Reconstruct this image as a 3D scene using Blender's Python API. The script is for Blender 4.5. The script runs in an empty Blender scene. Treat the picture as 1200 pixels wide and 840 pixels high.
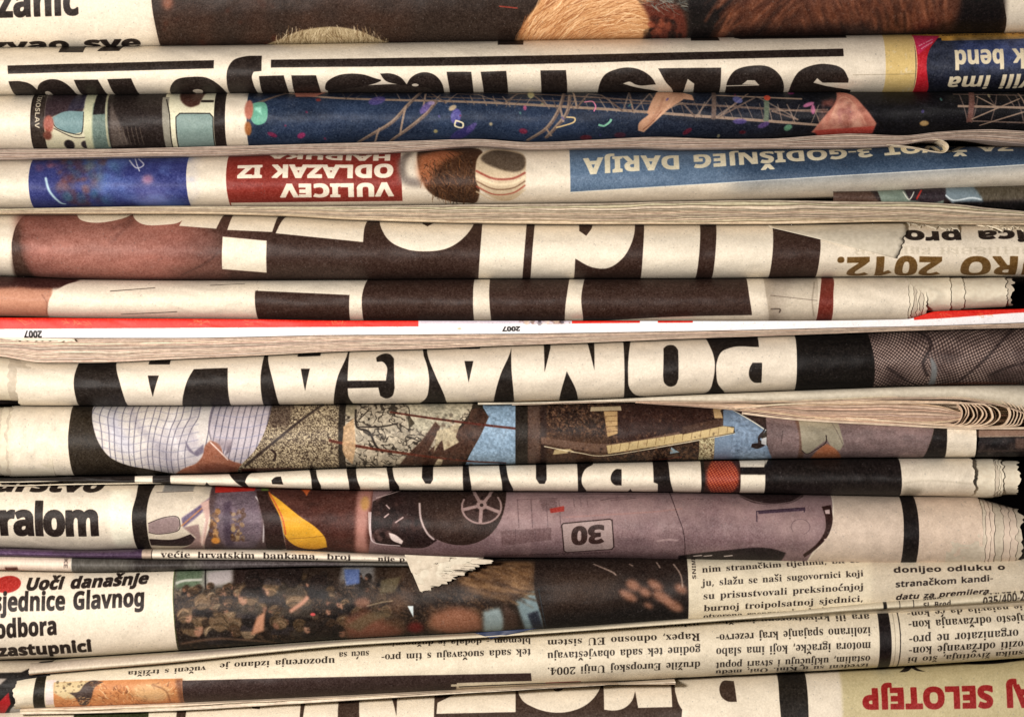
import bpy, math, random, unicodedata, mathutils
import numpy as np

# ---------------------------------------------------------------- camera, light, exposure
S = 0.00025                       # metres per drawing unit (a newspaper spine shows about 30 cm wide)
scene = bpy.context.scene
COL = scene.collection
def V(x, y, d=0.0):               # x to the right, y downward, d away from the viewer -> metres
    return ((x - 600) * S, d * S, (925 - y) * S)

cam_d = bpy.data.cameras.new('camera'); cam = bpy.data.objects.new('camera', cam_d); COL.objects.link(cam)
CD = 1.35
cam.location = (0, -CD, (925 - 420) * S); cam.rotation_euler = (math.radians(90), 0, 0)
cam_d.sensor_width = 36; cam_d.lens = 36 * (CD - 0.001) / 0.3; cam_d.clip_start = .05; cam_d.clip_end = 50
scene.camera = cam
world = bpy.data.worlds.new('World'); scene.world = world; world.use_nodes = True
bg = world.node_tree.nodes['Background']; bg.inputs[0].default_value = (0.80, 0.78, 0.86, 1); bg.inputs[1].default_value = 0.02
def area(name, loc, target, size, power, col):
    d = bpy.data.lights.new(name, 'AREA'); d.shape = 'RECTANGLE'; d.size = size[0]; d.size_y = size[1]; d.energy = power; d.color = col
    o = bpy.data.objects.new(name, d); COL.objects.link(o); o.location = loc
    v = np.array(target) - np.array(loc); v = v / np.linalg.norm(v)
    o.rotation_euler = mathutils.Vector(tuple(v)).to_track_quat('-Z', 'Y').to_euler()
    return o
area('key_lamp', (-0.25, -0.60, 0.150), (0.0, 0, 0.125), (0.08, 0.06), 6.6, (1.0, 0.935, 0.875))
area('fill_lamp', (0.50, -0.9, 0.40), (0.05, 0, 0.125), (0.3, 0.2), 0.45, (0.95, 0.92, 1.0))
vs = scene.view_settings; vs.view_transform = 'Standard'; vs.look = 'None'; vs.exposure = 0.0; vs.gamma = 1.0
scene.render.engine = 'CYCLES'; scene.cycles.max_bounces = 5; scene.cycles.diffuse_bounces = 2

# ---------------------------------------------------------------- numeric helpers
def c8(r, g, b): return np.array((r, g, b), np.float32) / 255
def curve(pts, samples):
    """monotone-ish smooth interpolation through control points"""
    p = np.array(sorted(pts), float); x, y = p[:, 0], p[:, 1]
    if len(x) < 3: return np.interp(samples, x, y)
    d = np.diff(y) / np.diff(x); m = np.empty_like(y); m[0] = d[0]; m[-1] = d[-1]
    m[1:-1] = np.where(d[:-1] * d[1:] <= 0, 0, 2 * d[:-1] * d[1:] / (d[:-1] + d[1:] + 1e-12))
    s = np.clip(samples, x[0], x[-1]); i = np.clip(np.searchsorted(x, s) - 1, 0, len(x) - 2)
    h = x[i + 1] - x[i]; t = (s - x[i]) / h
    return ((1 + 2 * t) * (1 - t) ** 2 * y[i] + t * (1 - t) ** 2 * h * m[i] + t * t * (3 - 2 * t) * y[i + 1] + t * t * (t - 1) * h * m[i + 1])
_tabs = {}
def vnoise(x, y, seed=0):
    if seed not in _tabs: _tabs[seed] = np.random.RandomState(seed + 77).rand(256, 256).astype(np.float32)
    T = _tabs[seed]; xi = np.floor(x).astype(np.int32); yi = np.floor(y).astype(np.int32)
    fx = (x - xi).astype(np.float32); fy = (y - yi).astype(np.float32); fx = fx * fx * (3 - 2 * fx); fy = fy * fy * (3 - 2 * fy)
    a, b, c, d = xi & 255, yi & 255, (xi + 1) & 255, (yi + 1) & 255
    return (T[b, a] * (1 - fx) + T[b, c] * fx) * (1 - fy) + (T[d, a] * (1 - fx) + T[d, c] * fx) * fy
def fbm(x, y, seed=0, o=3):
    r = 0; w = .5; n = 0
    for k in range(o): r = r + w * vnoise(x * 2 ** k, y * 2 ** k, seed + k); n += w; w *= .55
    return r / n
def raster(E, W, H, ss=4):
    """signed-area scanline coverage of directed edges E (n,4) on a W x H grid"""
    if not len(E) or W < 1 or H < 1: return np.zeros((max(H, 1), max(W, 1)), np.float32)
    x0, y0, x1, y1 = E.T; y0 = y0 * ss; y1 = y1 * ss
    sg = np.where(y1 > y0, 1., -1.); ya = np.minimum(y0, y1); yb = np.maximum(y0, y1); xa = np.where(sg > 0, x0, x1); xb = np.where(sg > 0, x1, x0)
    r0 = np.clip(np.ceil(ya - .5), 0, H * ss).astype(int); r1 = np.clip(np.ceil(yb - .5), 0, H * ss).astype(int); n = np.maximum(r1 - r0, 0)
    if n.sum() == 0: return np.zeros((H, W), np.float32)
    idx = np.repeat(np.arange(len(n)), n); row = np.arange(n.sum()) - np.repeat(np.cumsum(n) - n, n) + r0[idx]
    t = (row + .5 - ya[idx]) / (yb[idx] - ya[idx]); x = np.clip(xa[idx] + t * (xb[idx] - xa[idx]), 0, W)
    ix = np.floor(x).astype(int); f = x - ix; B = np.zeros((H * ss, W + 2))
    np.add.at(B, (row, ix), sg[idx] * (1 - f)); np.add.at(B, (row, ix + 1), sg[idx] * f)
    return np.minimum(np.abs(np.cumsum(B, 1))[:, :W], 1).reshape(H, ss, W).mean(1).astype(np.float32)
def blur(m, r):
    if r < .3: return m
    k = max(1, int(r * 2.5)); g = np.exp(-.5 * (np.arange(-k, k + 1) / r) ** 2); g = (g / g.sum()).astype(np.float32)
    o = np.zeros_like(m)
    P = np.pad(m, ((k, k), (0, 0)), 'edge')
    for i, w in enumerate(g): o += w * P[i:i + m.shape[0]]
    P = np.pad(o, ((0, 0), (k, k)), 'edge'); o = np.zeros_like(m)
    for i, w in enumerate(g): o += w * P[:, i:i + m.shape[1]]
    return o
def auto_curve(p, n=7):
    """closed outline: gentle bends become curves, sharp corners stay corners"""
    p = np.array(p, float); m = len(p); nx = np.roll(p, -1, 0); pv = np.roll(p, 1, 0); a = p - pv; b = nx - p; la = np.hypot(*a.T) + 1e-9; lb = np.hypot(*b.T) + 1e-9
    a = a / la[:, None]; b = b / lb[:, None]; soft = (np.sum(a * b, 1) > .62) & (np.minimum(la, lb) * 3.2 > np.maximum(la, lb)); t = a * lb[:, None] + b * la[:, None]; t /= np.linalg.norm(t, axis=1, keepdims=True) + 1e-9; out = []
    for i in range(m):
        j = (i + 1) % m; L = lb[i]; t0 = t[i] if soft[i] else b[i]; t1 = t[j] if soft[j] else b[i]
        k = n if (soft[i] or soft[j]) else max(1, int(L / 6))
        for q in range(k):
            u = q / k; out.append((2 * u ** 3 - 3 * u * u + 1) * p[i] + (u ** 3 - 2 * u * u + u) * L * t0 + (3 * u * u - 2 * u ** 3) * p[j] + (u ** 3 - u * u) * L * t1)
    return np.array(out)
def smooth_pts(p, closed=True, n=8):
    p = np.array(p, float); out = []
    m = len(p); rng = range(m if closed else m - 1)
    for i in rng:
        a, b, c, d = (p[(i - 1) % m], p[i], p[(i + 1) % m], p[(i + 2) % m]) if closed else (p[max(i - 1, 0)], p[i], p[i + 1], p[min(i + 2, m - 1)])
        for k in range(n):
            t = k / n; out.append(.5 * (2 * b + (c - a) * t + (2 * a - 5 * b + 4 * c - d) * t * t + (3 * b - a - 3 * c + d) * t ** 3))
    if not closed: out.append(p[-1])
    return np.array(out)

# ---------------------------------------------------------------- lettering: outlines taken from Blender's own bundled fonts
try:
    FM = bpy.data.fonts.load(bpy.utils.system_resource('DATAFILES', path='fonts') + '/NotoSansMath-Regular.woff2'); MATH = True
except Exception:
    FM = None; MATH = False
def mch(ch, f):
    if not MATH: return ch
    u, l, d = {'b': (0x1D5D4, 0x1D5EE, 0x1D7EC), 's': (0x1D400, 0x1D41A, 0x1D7CE)}[f]
    if 'a' <= ch <= 'z': return chr(l + ord(ch) - 97)
    if 'A' <= ch <= 'Z': return chr(u + ord(ch) - 65)
    if '0' <= ch <= '9': return chr(d + ord(ch) - 48)
    return ch
_fc = bpy.data.curves.new('type_setter', 'FONT'); _fc.size = 1; _fc.resolution_u = 3
if FM: _fc.font = FM
_fo = bpy.data.objects.new('type_setter', _fc); COL.objects.link(_fo)
def _edges(body):
    _fc.body = body; bpy.context.view_layer.update()
    dg = bpy.context.evaluated_depsgraph_get(); o = _fo.evaluated_get(dg); me = o.to_mesh()
    nl = len(me.loops)
    if nl == 0: o.to_mesh_clear(); return np.zeros((0, 4))
    co = np.zeros(len(me.vertices) * 3); me.vertices.foreach_get('co', co); co = co.reshape(-1, 3)[:, :2]
    le = np.zeros(nl, np.int32); me.loops.foreach_get('edge_index', le); lv = np.zeros(nl, np.int32); me.loops.foreach_get('vertex_index', lv)
    ls = np.zeros(len(me.polygons), np.int32); lt = np.zeros(len(me.polygons), np.int32); me.polygons.foreach_get('loop_start', ls); me.polygons.foreach_get('loop_total', lt)
    nx = np.arange(nl) + 1; nx[ls + lt - 1] = ls
    b = np.bincount(le, minlength=len(me.edges))[le] == 1
    E = np.hstack([co[lv[b]], co[lv[nx[b]]]]); o.to_mesh_clear(); return E
_gl = {}
def glyph(ch, f):
    k = (ch, f)
    if k not in _gl:
        b = unicodedata.normalize('NFD', ch); base = b[0].replace('i', 'i')
        if ch == ' ': _gl[k] = (np.zeros((0, 4)), .27)
        else:
            m = mch(base, f); E = _edges(m); H = mch('H', f); w = _edges(H + m + H)[:, 0].max() - _edges(H + H)[:, 0].max()
            if len(b) > 1 and b[1] in '\u030c\u0301':
                cx = (E[:, 0].min() + E[:, 0].max()) / 2; y = E[:, 1].max() + .05
                P = [(-.15, .15), (-.06, .15), (0, .07), (.06, .15), (.15, .15), (.05, 0), (-.05, 0)] if b[1] == '\u030c' else [(-.05, 0), (.03, .16), (.15, .16), (.03, 0)]
                P = np.array([(cx + a, y + c) for a, c in P]); E = np.vstack([E, np.hstack([P, np.roll(P, -1, 0)])])
            _gl[k] = (E, w)
    return _gl[k]
def line_edges(s, f, track=0):
    x = 0; out = []
    for ch in s:
        E, w = glyph(ch, f); out.append(E + [x, 0, x, 0]); x += w + track
    E = np.vstack(out); return E, x - track
CAP = .714
def thick(E, w):
    """quads around every edge, same winding: emboldens"""
    a = E[:, :2]; b = E[:, 2:]; d = b - a; L = np.linalg.norm(d, axis=1, keepdims=True) + 1e-9; d = d / L; n = np.stack([-d[:, 1], d[:, 0]], 1) * w; e = d * w * .7
    q = [a - e - n, b + e - n, b + e + n, a - e + n]
    return np.vstack([np.hstack([q[i], q[(i + 1) % 4]]) for i in range(4)])

# ---------------------------------------------------------------- the folded spine of a newspaper as a surface
PA = np.linspace(-math.pi / 2, math.pi / 2, 401)
class Roll:
    def __init__(s, top, bot, D=.5, bias=0., q=.8, front=0., fpts=None, back=460, seed=1, dent=1.0):
        s.top, s.bot, s.D, s.bias, s.q, s.front, s.fpts, s.back, s.seed, s.dent = top, bot, D * (1.8 if D > .2 else 1), bias, min(q * 1.15, 1.1), front, fpts, back, seed, dent
        xs = np.linspace(0, 1200, 60); s.Hm = float(np.mean(s.yb(xs) - s.yt(xs)))
        f, d = s.prof(PA); dl = np.hypot(np.diff(f) * s.Hm, np.diff(d) * D * s.Hm); s.arc = np.concatenate([[0], np.cumsum(dl)]); s.L = s.arc[-1]; s.ft = f
    def yt(s, x): return curve(s.top, x)
    def yb(s, x): return curve(s.bot, x)
    def fr(s, x): return s.front if s.fpts is None else s.front + curve(s.fpts, x)
    def prof(s, a):
        v = np.sin(a) + s.bias * np.cos(a) ** 2; return (v + 1) / 2, 1 - np.maximum(np.cos(a), 0) ** s.q
    def s_of(s, x, y):
        yt = s.yt(x); h = np.maximum(s.yb(x) - yt, 1); f = (y - yt) / h
        r = np.interp(f, s.ft, s.arc); return np.where(f < 0, (y - yt), np.where(f > 1, s.L + y - yt - h, r))
    def y_of(s, x, q):
        yt = s.yt(x); h = s.yb(x) - yt; f = np.interp(q, s.arc, s.ft); return yt + f * h + np.where(q < 0, q, 0) + np.where(q > s.L, q - s.L, 0)
    def bump(s, x, q):
        n = fbm(x / 70 + 3 * s.seed, q / 60 + s.seed, 5, 3) - .5; n2 = fbm(x / 22 + s.seed, q / 30, 9, 2) - .5
        n3 = vnoise(x / 38 + q / 30 + 5 * s.seed, q / 26 - x / 90 + s.seed, 12); n4 = vnoise(x / 55 - q / 22 + 9 * s.seed, q / 34 + x / 120, 13)
        return s.dent * (5.0 * n + 1.2 * n2 - 1.3 * (1 - np.abs(2 * n3 - 1)) ** 7 + 1.1 * (1 - np.abs(2 * n4 - 1)) ** 9)
    def point(s, x, a, inset=0., deep=0.):
        yt = s.yt(x) + inset; h = np.maximum(s.yb(x) - inset - yt, 1); f, d = s.prof(a)
        q = np.interp(a, PA, s.arc); return x, yt + f * h, s.fr(x) + deep + inset * .9 + d * s.D * h + s.bump(x, q) * np.cos(a) ** .5

def mesh_obj(name, verts, faces, mat, parent=None, uvs=None, smooth=True, attr=None):
    me = bpy.data.meshes.new(name); me.from_pydata(verts, [], faces); me.update()
    if smooth: me.polygons.foreach_set('use_smooth', [True] * len(me.polygons))
    if uvs is not None:
        l = np.zeros(len(me.loops), np.int32); me.loops.foreach_get('vertex_index', l)
        me.uv_layers.new(name='page').data.foreach_set('uv', np.asarray(uvs, np.float32)[l].ravel())
    if attr is not None:
        ca = me.color_attributes.new('paper', 'FLOAT_COLOR', 'POINT'); A = np.ones((len(verts), 4), np.float32); A[:, :3] = attr; ca.data.foreach_set('color', A.ravel())
    if mat: me.materials.append(mat)
    o = bpy.data.objects.new(name, me); COL.objects.link(o)
    if parent is not None: o.parent = parent
    return o
def grid_faces(nr, nc, off=0):
    return [(off + r * nc + c, off + r * nc + c + 1, off + (r + 1) * nc + c + 1, off + (r + 1) * nc + c) for r in range(nr - 1) for c in range(nc - 1)]
def to_verts(X, Y, D): return np.stack([(X - 600) * S, D * S, (925 - Y) * S], -1).reshape(-1, 3).tolist()

def jag(t, amp, seed, fr=9):
    return 1.35 * amp * (2 * fbm(t * fr * 1.8, t * 0 + seed, 21, 4) - 1)
def shell(roll, name, mat, parent, canvas=None, x0=-90, x1=1290, inset=0., deep=0., j0=0, j1=0, seed=0, nx=None, na=30, solid=0, cap=True, jf=9, a0=-1., a1=1., back=None, curl=0.):
    """the sheet wrapped over the fold, running back flat above and below; ends may be ragged"""
    back = roll.back if back is None else back
    a = np.linspace(a0 * math.pi / 2, a1 * math.pi / 2, na); nx = nx or int((x1 - x0) / 5) + 2
    u = np.linspace(0, 1, nx); t = (a + math.pi / 2) / math.pi
    xa = x0 + jag(t, j0, seed + 3, jf); xb = x1 + jag(t, j1, seed + 9, jf)
    if j0 or j1: u = np.unique(np.concatenate([u, 1 - np.geomspace(1, .002, 12) * .05, np.geomspace(1, .002, 12) * .05]))
    nx = len(u)
    X = xa[:, None] + (xb - xa)[:, None] * u[None]; A = np.repeat(a[:, None], nx, 1)
    X, Y, D = roll.point(X, A, inset, deep)
    if curl: D = D - curl * np.exp(-(xb[:, None] - X) / 4.) - (curl * np.exp(-(X - xa[:, None]) / 4.) if j0 else 0)
    Q = np.interp(A, PA, roll.arc)
    rows = [X], [Y], [D], [Q]
    for side in (0, 1):
        if (a0, a1)[side] not in (-1., 1.): continue
        k = 0 if side == 0 else -1
        for dd in (40, back):
            bx = X[k]; by = Y[k] + (0.6 if side == 0 else -0.6); bd = D[k] + dd; bq = Q[k] + (-dd if side == 0 else dd)
            for L, v in zip(rows, (bx, by, bd, bq)): L.insert(0, v[None]) if side == 0 else L.append(v[None])
    X, Y, D, Q = (np.vstack(r) for r in rows)
    uv = None
    if canvas is not None: uv = np.stack([(X - canvas.xa) / (canvas.xb - canvas.xa), 1 - (Q + canvas.pad) / (canvas.L + 2 * canvas.pad)], -1).reshape(-1, 2)
    F = grid_faces(X.shape[0], nx)
    o = mesh_obj(name, to_verts(X, Y, D), F, mat, parent, uv)
    if solid:
        m = o.modifiers.new('paper_thickness', 'SOLIDIFY'); m.thickness = solid * S; m.offset = -1
    return o

# ---------------------------------------------------------------- printed page: colour of ink on the flat sheet
K = 2.3
class Canvas:
    def __init__(s, roll, base, xa=-90, xb=1290, pad=30):
        s.ro, s.xa, s.xb, s.pad, s.L = roll, xa, xb, pad, roll.L
        s.W = int((xb - xa) * K); s.H = int((s.L + 2 * pad) * K); s.img = np.empty((s.H, s.W, 3), np.float32); s.img[:] = base
        s.xs = xa + (np.arange(s.W) + .5) / K; s.ss = (np.arange(s.H) + .5) / K - pad
    def m(s, P):
        P = np.asarray(P, float); return np.stack([(P[:, 0] - s.xa) * K, (s.ro.s_of(P[:, 0], P[:, 1]) + s.pad) * K], 1)
    def _win(s, C, mg):
        x0 = int(max(0, C[:, 0].min() - mg)); x1 = int(min(s.W, C[:, 0].max() + mg + 1)); y0 = int(max(0, C[:, 1].min() - mg)); y1 = int(min(s.H, C[:, 1].max() + mg + 1)); return x0, x1, y0, y1
    def edges(s, E, col, a=1., b=0., mod=None):
        if not len(E): return
        bl = b * K; x0, x1, y0, y1 = s._win(np.vstack([E[:, :2], E[:, 2:]]), bl * 3 + 2)
        if x1 <= x0 or y1 <= y0: return
        M = blur(raster(E - [x0, y0, x0, y0], x1 - x0, y1 - y0), bl) * a; s.put(M, x0, y0, col, mod)
    def put(s, M, x0, y0, col, mod=None):
        h, w = M.shape; R = s.img[y0:y0 + h, x0:x0 + w]
        if mod is not None or callable(col):
            Xg = np.broadcast_to(s.xs[x0:x0 + w][None], (h, w)); Sg = np.broadcast_to(s.ss[y0:y0 + h][:, None], (h, w)); Yg = s.ro.y_of(Xg, Sg)
            if mod is not None: M = M * mod(Xg, Yg)
            if callable(col): col = col(Xg, Yg)
        R += (np.asarray(col, np.float32) - R) * M[..., None]
    def p(s, pts, col, a=1., b=0., sm=False, mod=None):
        P = smooth_pts(pts) if sm else auto_curve(pts) if len(pts) > 4 else np.array(pts, float); Q = np.roll(P, -1, 0); out = []
        n = np.maximum(1, (np.hypot(*(Q - P).T) / 6).astype(int)) if not sm else np.ones(len(P), int)
        for A, B, k in zip(P, Q, n):
            for i in range(k): out.append(A + (B - A) * i / k)
        C = s.m(out); s.edges(np.hstack([C, np.roll(C, -1, 0)]), col, a, b, mod)
    def r(s, x0, y0, x1, y1, col, **k): s.p([(x0, y0), (x1, y0), (x1, y1), (x0, y1)], col, **k)
    def e(s, cx, cy, rx, ry, col, ang=0, **k):
        t = np.linspace(0, 2 * math.pi, 33)[:-1]; ca, sa = math.cos(math.radians(ang)), math.sin(math.radians(ang))
        s.p([(cx + rx * math.cos(i) * ca - ry * math.sin(i) * sa, cy + rx * math.cos(i) * sa + ry * math.sin(i) * ca) for i in t], col, **k)
    def l(s, pts, w, col, a=1., b=0., sm=True, mod=None):
        P = smooth_pts(pts, False) if sm and len(pts) > 2 else np.array(pts, float); out = [P[0]]
        for A, B in zip(P[:-1], P[1:]):
            k = max(1, int(np.hypot(*(B - A)) / 6))
            for i in range(1, k + 1): out.append(A + (B - A) * i / k)
        C = s.m(out); E = np.hstack([C[:-1], C[1:]]); s.edges(thick(E, w * K / 2), col, a, b, mod)
    def t(s, body, xl, xr, yl, yr, cap, col, f='b', rot=False, bold=0., it=0., anchor='base', a=1., b=0.12, track=0., wedge=0.):
        """text between xl and xr; (yl, yr) baseline (or cap line) heights at the ends; cap = cap height along the page"""
        E, w = line_edges(body, f, track); E = E.copy(); cap = cap * (1.34 if f == 's' else 1.2); k = cap / CAP
        for i in (0, 2): E[:, i] = (E[:, i] + it * E[:, i + 1]) / w * (xr - xl)
        E[:, 1] *= k; E[:, 3] *= k
        if rot: E = -E; E[:, [0, 2]] += (xr - xl)
        B = s.m([(xl, yl), (xr, yr)])
        if anchor == 'cap': B[:, 1] += (cap if not rot else -cap) * K
        if anchor == 'xt': B[:, 1] += cap * .75 * (K if not rot else -K)
        out = E.copy()
        for i in (0, 2):
            fx = E[:, i] / (xr - xl); out[:, i] = B[0, 0] + fx * (B[1, 0] - B[0, 0]); out[:, i + 1] = B[0, 1] + fx * (B[1, 1] - B[0, 1]) - E[:, i + 1] * K
        if bold:
            G = thick(out, bold * K)
            c = s._win(np.vstack([out[:, :2], out[:, 2:]]), 6)
            if c[1] <= c[0] or c[3] <= c[2]: return
            o = [c[0], c[2], c[0], c[2]]; M = np.maximum(raster(out - o, c[1] - c[0], c[3] - c[2]), raster(G - o, c[1] - c[0], c[3] - c[2])); s.put(blur(M, b * K) * a, c[0], c[2], col)
        else: s.edges(out, col, a, b)
    def tv(s, body, x, y0, y1, cap, col, f='b', up=False, **k):
        """text running down the page (up: running up it)"""
        E, w = line_edges(body, f); q0, q1 = s.ro.s_of(np.array([x, x], float), np.array([y0, y1], float)); out = E.copy(); sg = -1 if up else 1
        for i in (0, 2): out[:, i] = (x - s.xa + sg * E[:, i + 1] * cap / CAP) * K; out[:, i + 1] = ((q1 if up else q0) + sg * E[:, i] / w * (q1 - q0) + s.pad) * K
        s.edges(out, col, **k)
    def tint(s, amp, fx, fy, seed, box=None, col=None):
        """noise mottle over a region; col None = lighten/darken ink density"""
        x0, x1 = ((np.array(box[::2]) - s.xa) * K).astype(int) if box else (0, s.W); x0 = max(x0, 0); x1 = min(x1, s.W)
        R = s.img[:, x0:x1]; n = (fbm(s.xs[None, x0:x1] * fx, s.ss[:, None] * fy, seed, 3) - .5)[..., None] * 2 * amp; R *= (1 + n)
    def image(s, name):
        rs = np.random.RandomState(s.H * 7 + s.W % 13); s.img = np.clip(s.img, 0, 1) ** 1.22 * 1.03
        g = rs.normal(0, 1, (s.H, s.W)).astype(np.float32); g = g * .5 + blur(g, 1.2) * 2.6
        lum = s.img.mean(2); sat = s.img.max(2) - s.img.min(2); kk = 1 - .16 * np.clip((sat - .12) / .25, 0, 1) - .12 * (s.img[..., 2] > s.img[..., 0]); s.img = lum[..., None] + (s.img - lum[..., None]) * kk[..., None]; lo = (fbm(s.xs[None] / 5, s.ss[:, None] / 4, 31, 3) - .5)
        s.img += (g * (.019 + .012 * (lum < .45)) )[..., None] + (lo * .05)[..., None] * np.array([1, .95, .85], np.float32)
        sp = (rs.rand(s.H, s.W) > .9994); sp = blur(sp.astype(np.float32), .8) * 3; s.img += ((.45 - s.img) * np.clip(sp, 0, .5)[..., None])
        im = bpy.data.images.new(name, s.W, s.H); A = np.ones((s.H, s.W, 4), np.float32); A[..., :3] = np.clip(s.img[::-1], 0.02, 1); im.pixels.foreach_set(A.ravel()); im.update()
        return im

# ---------------------------------------------------------------- materials
def new_mat(name, rough=.55, spec=.35):
    m = bpy.data.materials.new(name); m.use_nodes = True; b = m.node_tree.nodes['Principled BSDF']; b.inputs['Roughness'].default_value = rough; b.inputs['Specular IOR Level'].default_value = spec
    return m, m.node_tree, b
def add_bump(nt, b, fine=.25, wrinkle=.35):
    N, L = nt.nodes, nt.links; tc = N.new('ShaderNodeTexCoord')
    def nz(sc, det, sx=(1, 1, 1)):
        mp = N.new('ShaderNodeMapping'); mp.inputs['Scale'].default_value = sx; L.new(tc.outputs['Object'], mp.inputs[0]); n = N.new('ShaderNodeTexNoise'); n.inputs['Scale'].default_value = sc; n.inputs['Detail'].default_value = det; L.new(mp.outputs[0], n.inputs[0]); return n
    a = nz(2600, 3); w = nz(90, 4, (.6, 1, 1.3))
    b1 = N.new('ShaderNodeBump'); b1.inputs['Strength'].default_value = fine; b1.inputs['Distance'].default_value = .0001; L.new(a.outputs[0], b1.inputs['Height'])
    b2 = N.new('ShaderNodeBump'); b2.inputs['Strength'].default_value = wrinkle; b2.inputs['Distance'].default_value = .0006; L.new(w.outputs[0], b2.inputs['Height']); L.new(b1.outputs[0], b2.inputs['Normal']); L.new(b2.outputs[0], b.inputs['Normal'])
    return nz
def print_mat(name, im, rough=.56, spec=.22, fine=.7, wrinkle=.5):
    m, nt, b = new_mat(name, rough, spec); t = nt.nodes.new('ShaderNodeTexImage'); t.image = im; t.extension = 'EXTEND'; t.interpolation = 'Cubic'
    nt.links.new(t.outputs[0], b.inputs['Base Color']); add_bump(nt, b, fine, wrinkle); return m
def paper_mat(name, c1, c2, rough=.7, attr=False, wrinkle=.5):
    m, nt, b = new_mat(name, rough, .2); N, L = nt.nodes, nt.links; nz = add_bump(nt, b, .4, wrinkle); n = nz(900, 5)
    r = N.new('ShaderNodeValToRGB'); r.color_ramp.elements[0].color = (*[v ** 2.2 for v in c1], 1); r.color_ramp.elements[1].color = (*[v ** 2.2 for v in c2], 1); r.color_ramp.elements[0].position = .35; r.color_ramp.elements[1].position = .65; L.new(n.outputs[0], r.inputs[0])
    if attr:
        at = N.new('ShaderNodeAttribute'); at.attribute_name = 'paper'; mx = N.new('ShaderNodeMix'); mx.data_type = 'RGBA'; mx.blend_type = 'MULTIPLY'; mx.inputs[0].default_value = 1
        L.new(r.outputs[0], mx.inputs[6]); L.new(at.outputs['Color'], mx.inputs[7])
        n2 = nz(900, 3, (.25, 1, 3)); r2 = N.new('ShaderNodeValToRGB'); r2.color_ramp.elements[0].color = (.45, .36, .34, 1); r2.color_ramp.elements[0].position = .33; r2.color_ramp.elements[1].position = .52; L.new(n2.outputs[0], r2.inputs[0])
        m2 = N.new('ShaderNodeMix'); m2.data_type = 'RGBA'; m2.blend_type = 'MULTIPLY'; m2.inputs[0].default_value = .5; L.new(mx.outputs[2], m2.inputs[6]); L.new(r2.outputs[0], m2.inputs[7]); L.new(m2.outputs[2], b.inputs['Base Color'])
    else: L.new(r.outputs[0], b.inputs['Base Color'])
    return m
PAPER = paper_mat('newsprint_plain', (.84, .79, .70), (.88, .84, .75))
PAPERD = paper_mat('newsprint_grey', (.74, .69, .61), (.80, .75, .67))
EDGE = paper_mat('newsprint_edges', (.84, .79, .72), (.92, .87, .80), attr=True, wrinkle=.8)

# ---------------------------------------------------------------- things
def thing(name, label, group='folded newspapers in the pile', cat='newspaper', loc=(600, 500, 60)):
    o = bpy.data.objects.new(name, None); COL.objects.link(o); o.empty_display_size = .02
    o['label'] = label; o['category'] = cat
    if group: o['group'] = group
    return o
rng = random.Random(4)
def page_edges(parent, top, bot, n, front=10, x0=-90, x1=1290, seed=1, tone=(1, .95, .90), depth=430, name='page_edges', step=5, fpts=None, lean=0.):
    """a thickness of loose leaf edges: every leaf is a thin sheet with its own height, set-back and sag"""
    rs = np.random.RandomState(seed); xs = np.arange(x0, x1 + step, step).astype(float); T = curve(top, xs); B = curve(bot, xs); verts = []; faces = []; cols = []
    n = int(n * 1.5); th = rs.rand(n) ** 1.5 * 1.5 + .35; g = np.array([th[k] * (1 + .9 * (fbm(xs / 90 + 7 * k, xs * 0 + seed, 41, 3) - .5) * 2) for k in range(n)]); g = np.maximum(g, .15); G = np.vstack([np.zeros_like(xs), np.cumsum(g, 0)]); G /= G[-1]
    fp = curve(fpts, xs) if fpts is not None else 0
    for k in range(n):
        ya = T + (B - T) * G[k]; yb = T + (B - T) * G[k + 1]; h = yb - ya
        d = front + fp + rs.rand() * 5 + 9 * (fbm(xs / 60 + 3 * k, xs * 0 + seed + k, 43, 2) - .5) + 1.6 * (fbm(xs / 7, xs * 0 + k, 44, 2) - .5) + lean * G[k] * 10
        sec = [(ya + .02 * h, d + depth), (ya + .05 * h, d + 1.0), (ya + .3 * h, d), (ya + .72 * h, d + .1), (yb - .10 * h, d + 1.1), (yb - .08 * h, d + depth)]
        off = len(verts)
        for (y, dd) in sec: verts += to_verts(xs, y, dd)
        faces += grid_faces(len(sec), len(xs), off)
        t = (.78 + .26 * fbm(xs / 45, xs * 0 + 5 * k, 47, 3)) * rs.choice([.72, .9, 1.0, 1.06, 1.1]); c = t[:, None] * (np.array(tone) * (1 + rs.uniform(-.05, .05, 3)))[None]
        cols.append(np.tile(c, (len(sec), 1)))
    o = mesh_obj(name, verts, faces, EDGE, parent, attr=np.clip(np.vstack(cols), 0, 1), smooth=True); o['kind'] = 'stuff'
    return o
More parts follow.
